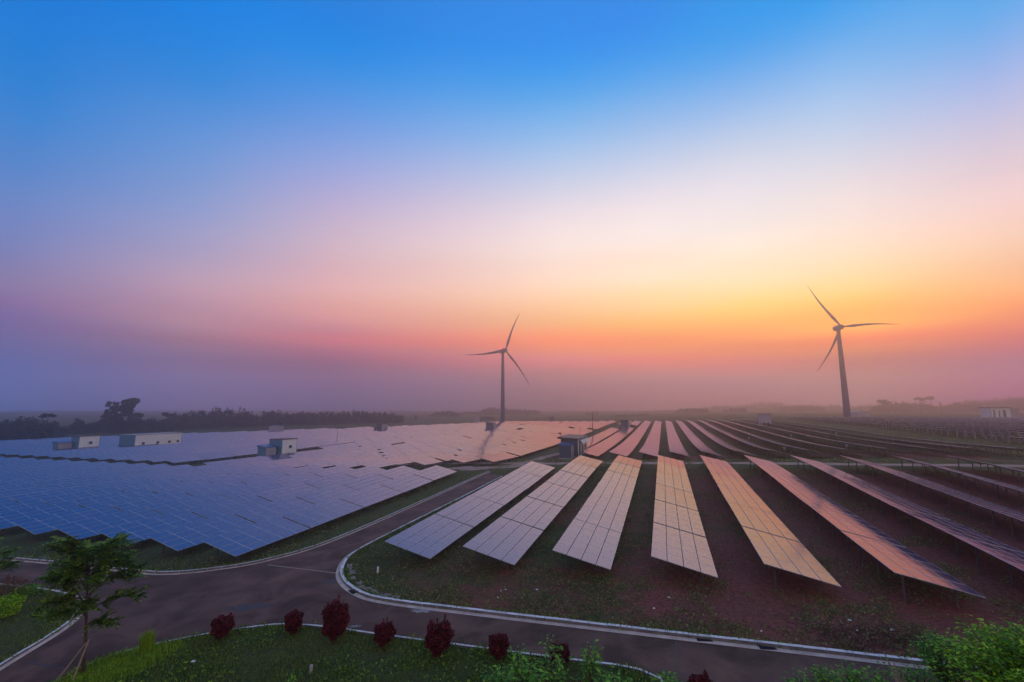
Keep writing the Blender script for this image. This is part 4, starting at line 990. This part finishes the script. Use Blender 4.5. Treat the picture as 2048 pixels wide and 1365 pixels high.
for a_, b_2, tp in ((-500, 900, 829), (900, 1700, 826), (1700, 2500, 816)):
    wood('barely visible treeline on the horizon', [(a_, tp), (b_2, tp)], (1500, 1500), 15, 26, (0,), 2, 20, 60, .08)
def far_tree(label, px, ytop, Y, w, kind, leafs=500):
    q = at_depth(px, ytop, Y); z0 = gz(q.x, q.y); h = q.z - z0; V, T = [], []
    far_tree_geo(V, T, 0, 0, 0, h, w, kind, leafs)
    root = empty('tree', (q.x, q.y, z0)); tag(root, label, 'tree')
    VV = np.vstack(V)
    quads_obj('crown', VV, M['far_leaf'], root)
    MB().tube([(0, 0, -1), (.15, 0, h * .45), (0, .1, h * .85)], [.02 * h + .1, .014 * h + .06, .05], 7).build('trunk', M['bark'], root)
far_tree('umbrella-topped tree rising from the wood at the left edge', 97, 824, 200, 6.5, 2, 260)
far_tree('small round tree alone in the mist right of the left wood', 157, 836, 250, 8, 0, 420)
far_tree('left and slimmer of the two tallest trees on the left horizon', 220, 803, 262, 6.5, 3, 1000)
far_tree('slim ragged tree squeezed between the two tallest left trees', 235, 802, 263, 7.0, 3, 1100)
far_tree('tallest and widest tree on the left horizon', 262, 797, 264, 13.5, 3, 2400)
far_tree('small ragged tree at the left end of the long wood', 337, 824, 268, 7, 2, 240)
far_tree('tiny dark tree in the gap of the far left wood', 832, 829, 455, 4.5, 0, 160)
far_tree('umbrella tree leaning left above the misty right wood', 1838, 794, 790, 17, 2, 300)
far_tree('umbrella tree on the right of the pair above the misty right wood', 1860, 793, 795, 18, 2, 340)
far_tree('low umbrella tree at the left end of the misty right wood', 1767, 800, 800, 23, 2, 300)
far_tree('pointed tree just right of the misty umbrella pair', 1880, 803, 820, 9, 1, 220)

# ------------------------------------------------------------------ near planting
def near_tree(label, base, height, crown, leaf, branches, mt, trunk_r=.07, lean=(0, 0), fronds=90, per=34, stakes=False):
    root = empty('young_tree', base); tag(root, label, 'tree')
    tp = Vector((lean[0], lean[1], height * .9))
    tr = MB(); tr.tube([(0, 0, -.3), (lean[0] * .2, lean[1] * .2, height * .3), (lean[0] * .5, lean[1] * .5, height * .6), tp], [trunk_r, trunk_r * .85, trunk_r * .6, trunk_r * .25], 9)
    trunk = tr.build('trunk', M['bark'], root, True)
    LV = []; br = MB()
    for i in range(branches):
        s_ = .38 + .60 * (i / branches) ** .7; a_ = i * 2.4 + random.uniform(-.4, .4)
        st = Vector((lean[0] * s_ * .8, lean[1] * s_ * .8, height * s_)); reach = crown * (1.1 - .65 * abs(s_ - .62) * 1.4) * random.uniform(.6, 1.0)
        en = st + Vector((math.cos(a_) * reach, math.sin(a_) * reach, height * .22 * random.uniform(-.15, 1.15)))
        mid = st.lerp(en, .5) + Vector((0, 0, .14 * reach))
        br.tube([st, mid, en], [trunk_r * .4, trunk_r * .25, .012], 5)
        for f_ in range(fronds // branches):          # feathery fronds of leaflets that droop from the branch
            u = random.uniform(.25, 1.05); q = st.lerp(mid, u * 2) if u < .5 else mid.lerp(en, (u - .5) * 2)
            fa = a_ + random.uniform(-1.5, 1.5); fl = random.uniform(.3, .65); d = Vector((math.cos(fa), math.sin(fa), random.uniform(-.3, 1.0)))
            ts = np.linspace(.1, 1, per // 2); sd_ = Vector((-math.sin(fa), math.cos(fa), 0))
            for t_ in ts:
                c_ = q + d * (fl * t_) + Vector((0, 0, -.45 * fl * t_ * t_))
                for sgn in (-1, 1):
                    lw = leaf * (1 - .5 * abs(t_ - .5)); tip = c_ + sd_ * (sgn * lw) + d * (lw * .35) + Vector((0, 0, -lw * random.uniform(0, .5)))
                    wv = d * (lw * .22); m2 = c_.lerp(tip, .5)
                    LV += [tuple(c_), tuple(m2 + wv), tuple(tip), tuple(m2 - wv)]
    br.build('branches', M['bark'], root, True)
    quads_obj('foliage', np.array(LV), M[mt], root)
    return root
tb = at(166, 1353)
near_tree('young feathery tree with slim trunk and wooden stakes at lower left', tb, 5.9, 2.0, .20, 30, 'green_dark', .075, (-.75, .2), 900, 22)
r0_ = Vector(tb)
for (dx, dy, hx, hy, hz), lab in zip(((-1.1, -.35, -.05, 0, 1.5), (.02, -.7, .12, -.05, 1.7)), ('slanting pale wooden stake left of the young tree trunk', 'upright pale wooden stake right of the young tree trunk')):
    b_ = MB(); b_.tube([(dx, dy, -.25), (hx, hy, hz)], [.045, .035], 7); o_ = b_.build('tree_stake', M['wood']); o_.location = tb; tag(o_, lab, 'stake')
near_tree('tree reaching in from the left edge above the side road', at(-62, 1236), 3.9, 1.9, .18, 18, 'green_dark', .06, (.5, 0), 300, 22)

def round_shrub(label, name, base, w, h, leaf, n, mt, cat='shrub', group=None, egg=.0, spikes=0, parts=True, stem=.3):
    root = empty(name, base); tag(root, label, cat, group)
    d = rng.normal(size=(n, 3)); d /= np.linalg.norm(d, axis=1)[:, None]
    lump = 1 + .22 * np.sin(d[:, 0] * 5 + w * 9) * np.cos(d[:, 2] * 6 + h * 5) + .07 * np.sin(d[:, 1] * 11)
    k = (.45 + .55 * rng.random(n) ** .35) * lump
    P = d * k[:, None] * np.array([w / 2, w / 2, h * .44]); P[:, :2] *= (1 + egg * P[:, 2:3] / h)
    P[:, 2] += h * (.54 + .02)
    for _ in range(spikes):
        a_ = rng.random() * 6.28; q = np.array([math.cos(a_) * w * .28, math.sin(a_) * w * .28, h * .88]); L = rng.uniform(.15, .32) * h
        m_ = 26; P = np.vstack([P, q + np.outer(np.linspace(0, 1, m_), (math.cos(a_) * .1, math.sin(a_) * .1, L)) + rng.normal(size=(m_, 3)) * .025])
    quads_obj('foliage', leaf_quads(P, rng.uniform(.7, 1.3, len(P)) * leaf * 1.25, .6), M[mt], root)
    MB().tube([(0, 0, -.2), (.02, 0, h * .5)], [.045, .03], 7).build('stem', M['bark'], root)
    return root
def px_shrub(px, ybase, ytop, wpx, **kw):
    p = at(px, ybase); s_ = FPX / (p.y * math.cos(PITCH) + (p.z - CAM_H) * math.sin(PITCH))
    hh = solve(lambda d: ytop - proj((p.x, p.y, p.z + d))[1], 0, 8); return p, wpx / s_, hh
G_R = 'dark red shrubs along the near kerb'
for (px, yb_, yt_, w_, egg, sp, lab) in (
        (442, 1281, 1234, 38, .3, 2, 'leftmost small dark red shrub on the near kerb'),
        (586, 1270, 1224, 31, .3, 1, 'smallest dark red shrub, second from the left on the near kerb'),
        (669, 1283, 1207, 48, .1, 6, 'tallest dark red shrub, third from the left on the near kerb'),
        (768, 1294, 1248, 39, .3, 3, 'squat dark red shrub right of the tallest one'),
        (877, 1314, 1247, 53, .2, 7, 'widest dark red shrub with upright sprigs, near bottom centre'),
        (997, 1320, 1271, 38, .3, 2, 'round dark red shrub left of the leafy green bush'),
        (1120, 1335, 1290, 38, .2, 1, 'dark red shrub half hidden behind the leafy green bush'),
        (1402, 1398, 1354, 46, .2, 2, 'dark red shrub cut by the bottom edge right of centre')):
    p, w, h = px_shrub(px, yb_, yt_, w_)
    round_shrub(lab, 'red_shrub', p, w, h, .075, int(3200 * w * h) + 1500, 'red_leaf', group=G_R, egg=egg * 1.3, spikes=sp)
p, w, h = px_shrub(22, 1196, 1156, 46); round_shrub('dry reddish bush at the left edge beside the side road', 'red_shrub', p, w * 1.1, h, .08, 1500, 'weed_dry', spikes=3)
p, w, h = px_shrub(8, 1238, 1192, 50); round_shrub('bright green bush at the left edge on the grassed island', 'green_bush', p, w, h, .09, 2200, 'green_bright', spikes=4)
p, w, h = px_shrub(0, 1165, 1100, 50); 
p, w, h = px_shrub(55, 1192, 1170, 40); round_shrub('low yellowish weed clump on the top edge of the island', 'green_bush', p, w, h, .08, 700, 'green_mid', spikes=2)

def blades(P, H, lean=.35, wd=.012, base_z=None):
    n = len(P); a = rng.random(n) * 2 * np.pi; L = rng.random(n) * lean
    s = np.column_stack([np.cos(a + 1.57), np.sin(a + 1.57), np.zeros(n)]) * (wd * (.7 + .6 * rng.random(n)))[:, None]
    tip = P + np.column_stack([np.cos(a) * L * H, np.sin(a) * L * H, H])
    return np.stack([P - s, P + s, tip], 1).reshape(-1, 3)
def tris_obj(name, V, mt, parent=None):
    n = len(V) // 3; return link(name, np_mesh(name, V, np.arange(n * 3).reshape(-1, 3), M[mt], 3), parent)
# spiky yellow-green tussock by the bright grass
p, w, h = px_shrub(292, 1306, 1262, 36)
root = empty('grass_tussock', p); tag(root, 'spiky yellow-green grass tussock on the near kerb at lower left', 'grass tussock')
n = 1500; a = rng.random(n) * 6.28; rr = rng.random(n) ** .5 * w * .22
P = np.column_stack([np.cos(a) * rr, np.sin(a) * rr, np.zeros(n)]); tris_obj('leaves', blades(P, rng.uniform(.5, 1.05, n) * h, .38, .018), 'green_lush', root)
tris_obj('seed_stalks', blades(P[:40], rng.uniform(1.1, 1.45, 40) * h, .2, .008), 'weed_dry', root)

def sprig_bush(label, name, base, stems, height, spread, leaf, per, mt, cat='bush', droop=.3, up=1.0, flat=.5, seed=1, group=None):
    """arching stems carrying leaves all along, each leaf its own blade"""
    r_ = random.Random(seed); root = empty(name, base); tag(root, label, cat, group); sm = MB(); LV = []
    for i in range(stems):
        a_ = r_.uniform(0, 6.28); reach = spread * r_.uniform(.15, 1) ; hh = height * (1 - .45 * (reach / spread) ** 1.6) * r_.uniform(.72, 1.03)
        p0 = Vector((math.cos(a_) * .12, math.sin(a_) * .12, -.1)); p2 = Vector((math.cos(a_) * reach, math.sin(a_) * reach, hh)); p1 = Vector((math.cos(a_) * reach * .35, math.sin(a_) * reach * .35, hh * .75))
        pts = [p0 * (1 - t) ** 2 + p1 * (2 * t * (1 - t)) + p2 * t * t for t in [k / 7 for k in range(8)]]
        sm.tube(pts, [.028 - .0030 * k for k in range(8)], 4)
        for j in range(per):
            t = .18 + .82 * (j / per) ** .8 + r_.uniform(-.02, .02); t = min(t, 1.0); c_ = p0 * (1 - t) ** 2 + p1 * (2 * t * (1 - t)) + p2 * t * t
            tw = r_.uniform(0, 6.28); L = leaf * r_.uniform(.6, 1.25); out = Vector((math.cos(tw), math.sin(tw), r_.uniform(-droop, .7))).normalized()
            c_ = c_ + out * r_.uniform(0, leaf * 1.8); s = out.cross(Vector((r_.uniform(-.3, .3), r_.uniform(-.3, .3), 1))).normalized() * (L * .26)
            tip = c_ + out * L + Vector((0, 0, -droop * L)); m2 = c_ + out * (L * .45)
            LV += [tuple(c_), tuple(m2 + s), tuple(tip), tuple(m2 - s)]
    sm.build('stems', M['bark'], root); quads_obj('foliage', np.array(LV), M[mt], root); return root
b = at(2055, 1480); q = at_depth(1960, 1238, b.y); sprig_bush('big bright green bush in the lower right corner', 'green_bush', b, 110, q.z - b.z, 2.5, .18, 110, 'green_bright', seed=5)
b = at(2100, 1440); q = at_depth(2100, 1330, b.y); sprig_bush('shorter bright green bush cut by the right edge', 'green_bush', b, 60, q.z - b.z, 1.6, .15, 90, 'green_mid', seed=6)
b = at(1895, 1380); q = at_depth(1895, 1262, b.y); sprig_bush('dark green bush behind the left side of the big bright bush', 'green_bush', b, 46, q.z - b.z, 1.3, .14, 60, 'green_mid', seed=16)
for (px, yb_, yt_, st, sprd, sd, lab) in ((1050, 1440, 1300, 26, 1.5, 7, 'leafy green bush with broad leaves at bottom centre'), (1110, 1400, 1248, 7, 1.0, 8, 'tall arching green sapling above the broad-leaved bush'),
        (1180, 1385, 1282, 8, .7, 9, 'slim leafy sapling right of the arching one'), (1225, 1420, 1345, 12, .9, 10, 'low broad-leaved plant at the bottom right of centre'), (1000, 1400, 1335, 10, .9, 11, 'low leafy plant left of the broad-leaved bush'),
        (1335, 1400, 1345, 8, .6, 23, 'low leafy plant where the near grass strip ends')):
    b = at(px, yb_); q = at_depth(px, yt_, b.y); sprig_bush(lab, 'green_plant', b, st, q.z - b.z, sprd, .21, 34, 'green_mid', 'plant', seed=sd)
for (px, yb_, yt_, st, sprd, sd, lab) in ((1655, 1420, 1315, 16, 1.0, 12, 'loose green plant at the bottom edge right of the kerb end'), (1712, 1410, 1325, 14, .9, 13, 'second loose green plant left of the pale broken stalks'),
        (1600, 1410, 1350, 6, .6, 14, 'tip of a small green plant at the bottom edge'), (1850, 1410, 1330, 12, 1.0, 15, 'low green plant left of the big bright bush'), (1770, 1420, 1318, 9, .6, 17, 'leafy plant wrapped round the pale broken stalks')):
    b = at(px, yb_); q = at_depth(px, yt_, b.y); sprig_bush(lab, 'green_plant', b, st, q.z - b.z, sprd, .16, 44, 'green_mid', 'plant', seed=sd)
b = at(1805, 1410); root = empty('broken_stalks', b); tag(root, 'pale pink broken woody stalks at the bottom edge lower right', 'stalks')
for (dx, dz, lx) in ((-.5, 1.9, -.35), (-.15, 1.5, .0), (.15, 1.2, .3), (-.35, 1.55, -.05)):
    MB().tube([(0, 0, -.1), (dx * .5 + .1, 0, dz * .5), (dx, 0, dz)], [.05, .045, .02], 6).build('stalk', M['wood'], root)

# ground growth: grass on the islands, weeds over the soil
def scatter(n, x0, x1, y0, y1, test):
    x = rng.uniform(x0, x1, n); y = rng.uniform(y0, y1, n); ok = test(x, y); x, y = x[ok], y[ok]
    return np.column_stack([x, y, ground(x, y)])
def leafy(name, P, hmax, leaf, per, mt, label, spread=.16):
    n = len(P); C = np.repeat(P, per, 0) + rng.normal(size=(n * per, 3)) * np.array([spread, spread, 0]); C[:, 2] += rng.random(n * per) ** 1.3 * np.repeat(hmax, per)
    tag(quads_obj(name, leaf_quads(C, rng.uniform(.6, 1.3, len(C)) * leaf, .5, .3), M[mt]), label, kind='stuff')
nearI = lambda x, y: inside(isl_near, x, y); leftI = lambda x, y: inside(isl_left, x, y)
P = scatter(150000, -24, 12, 13, 29, lambda x, y: nearI(x, y) & (fbm(x, y, 1.6, 4) + .25 * rng.random(len(x)) > .42))
P[:, 2] += 0
hh = (.06 + .20 * fbm(P[:, 0], P[:, 1], 1.3, 9) ** 2) * rng.uniform(.6, 1.3, len(P))
tag(tris_obj('grass', blades(P, hh, .8, .014), 'green_grass'), 'dark uneven grass on the near strip', kind='stuff')
V_ = []
for K, sg in ((K1, -1), (K2, -1), (K3, 1), (K4, 1)):
    Q = resample(K, .12)
    for i in range(1, len(Q) - 1):
        q = Q[i]
        if q.y > 60 or q.y < 16 or vnoise(np.array([q.x]), np.array([q.y]), 1.1, 7)[0] < .42: continue
        d = (Q[i + 1] - Q[i - 1]).normalized(); s = Vector((-d.y, d.x, 0)) * (1 if sg < 0 else -1)
        for _ in range(5):
            u = q + s * (.12 + random.random() ** 2 * .6) + d * random.uniform(-.1, .1); V_.append((u.x, u.y, gz(u.x, u.y)))
V_ = np.array(V_)
tag(tris_obj('grass', blades(V_, rng.uniform(.15, .42, len(V_)), .9, .022), 'green_grass'), 'ragged grass leaning over the kerbs', kind='stuff')
leafy('verge_growth', V_[::4], rng.uniform(.1, .35, len(V_[::4])), .13, 7, 'green_dark', 'leafy weeds along the back of the kerbs', .12)
c0 = at(215, 1335); c1 = at(120, 1370); c2 = at(290, 1310)
P = scatter(120000, -24, -8, 14, 27, lambda x, y: nearI(x, y) & ((np.minimum(np.minimum(np.hypot(x - c0.x, y - c0.y), np.hypot(x - c1.x, y - c1.y)), np.hypot(x - c2.x, y - c2.y) + .7) + rng.random(len(x)) * 1.3) < 2.7))
tag(tris_obj('grass', blades(P, rng.uniform(.12, .34, len(P)), .6, .014), 'green_lush'), 'bright lush grass beside the young tree at lower left', kind='stuff')
P = scatter(60000, -50, -14, 18, 42, lambda x, y: leftI(x, y) & (fbm(x, y, 2.0, 14) > .36))
tag(tris_obj('grass', blades(P, rng.uniform(.05, .2, len(P)), .8, .015), 'green_grass'), 'short dark grass on the left island', kind='stuff')
P = scatter(5200, -24, 12, 13, 29, lambda x, y: nearI(x, y) & (fbm(x, y, 1.9, 21) > .5))
leafy('ground_cover', P, rng.uniform(.08, .4, len(P)), .12, 12, 'green_dark', 'leafy ground cover through the near grass')
P = scatter(700, -24, 12, 13, 24, lambda x, y: nearI(x, y) & (fbm(x, y, 1.4, 31) > .6))
leafy('ground_cover', P, rng.uniform(.1, .5, len(P)), .14, 16, 'green_mid', 'brighter broad-leaved seedlings in the near grass')
kerbs_all = [K1, K2, K3, K4]
def offroad(x, y, m=.35):
    ok = ~on_road(x, y)
    ii = np.where(ok & (y < 85))[0]; d = np.full(x.shape, 9.0)
    if len(ii):
        dd = np.full(len(ii), 9.0)
        for K in (K1, K2): dd = np.minimum(dd, dist_line(K[::3] + [K[-1]], x[ii], y[ii]))
        d[ii] = dd
    return ok & (d > m) & ~nearI(x, y) & ~leftI(x, y)
def under(x, y):                          # weeds keep to the light between and before the rows
    r_, t_ = x * CA - y * SA, x * SA + y * CA
    f = np.mod(r_ + 20.91, 6.57) / 6.57
    return (t_ > 34) & (f > .12) & (f < .5)
P = scatter(42000, -45, 42, 18, 90, lambda x, y: offroad(x, y) & (fbm(x, y, 2.8, 41) + .18 * np.exp(-((x * SA + y * CA - 24) / 7.0) ** 2) - .10 * (x > 14) > .52) & ~(under(x, y) & (rng.random(len(x)) < .7)))
leafy('weeds', P, rng.uniform(.08, .5, len(P)), .14, 11, 'weed', 'dark weeds growing over the red soil', .22)
P = scatter(7000, -45, 42, 18, 60, lambda x, y: offroad(x, y) & (fbm(x, y, 2.2, 51) > .60))
leafy('weeds', P, rng.uniform(.06, .35, len(P)), .10, 9, 'weed_dry', 'dry reddish weeds on the soil', .25)
P = scatter(4200, -30, 30, 18, 34, lambda x, y: offroad(x, y, .3) & (fbm(x, y, 1.7, 61) > .60))
leafy('weeds', P, rng.uniform(.08, .4, len(P)), .10, 12, 'green_dark', 'greener weeds along the back of the kerb', .2)
P = scatter(60000, -45, 42, 18, 70, lambda x, y: offroad(x, y) & (fbm(x, y, 2.5, 71) > .47))
tag(tris_obj('grass', blades(P, rng.uniform(.06, .3, len(P)), .8, .016), 'green_grass'), 'thin wild grass over the soil between road and tables', kind='stuff')
P = scatter(9000, 0, 190, 80, 170, lambda x, y: ((x * CA - y * SA) > 58) & ((x * CA - y * SA) < 86) | (np.abs(x * SA + y * CA - 98) < 6))
leafy('verge_growth', P, rng.uniform(.1, .4, len(P)), .3, 6, 'weed', 'green growth along the far verge and grass strip', .5)
b = at(1760, 1308)
P = scatter(800, b.x - 1.5, b.x + 3.5, b.y - 1.5, b.y + 2.2, lambda x, y: offroad(x, y, .2) & (fbm(x, y, 1.5, 81) > .5))
leafy('brush', P, rng.uniform(.12, .45, len(P)), .13, 9, 'weed_dry', 'heap of reddish dry brush beyond the kerb end', .2)
# litter specks on the soil
for i, (px, py) in enumerate(((1002, 1186), (1012, 1184), (1074, 1184), (995, 1200), (1308, 1222), (1700, 1246), (1523, 1268), (1338, 1200), (1785, 1266), (1715, 1267), (386, 1329))):
    p = at(px, py); s_ = .05 + .02 * (i % 3) + (.03 if i == 10 else 0)
    o_ = MB().hexa([(-s_, -s_ * .6, .0), (s_, -s_ * .5, 0), (s_ * .8, s_ * .6, 0), (-s_ * .9, s_ * .5, 0), (-s_ * .8, -s_ * .5, .03), (s_ * .7, -s_ * .3, .06), (s_ * .6, s_ * .5, .04), (-s_ * .7, s_ * .4, .05)]).build('litter', M['wall_white'])
    o_.location = (p.x, p.y, p.z + .12); tag(o_, 'small scrap of white litter lying in the weeds or grass', 'litter', 'scraps of white litter')

# ------------------------------------------------------------------ haze
hz = bpy.data.materials.new('haze'); hz.use_nodes = True; nt = hz.node_tree
for n_ in list(nt.nodes):
    if n_.type == 'BSDF_PRINCIPLED': nt.nodes.remove(n_)
pv = nt.nodes.new('ShaderNodeVolumePrincipled'); pv.inputs['Color'].default_value = (1, .97, .97, 1)
pv.inputs['Density'].default_value = HAZE_DENSITY; pv.inputs['Anisotropy'].default_value = .9
nt.links.new(pv.outputs[0], nt.nodes['Material Output'].inputs['Volume'])
zlow = float(min(gzv)) - 1.5
o_ = MB().box(-1600, 1600, -200, 1600, zlow, 122).build('haze', hz); tag(o_, 'pale even morning mist over the whole place', kind='stuff')
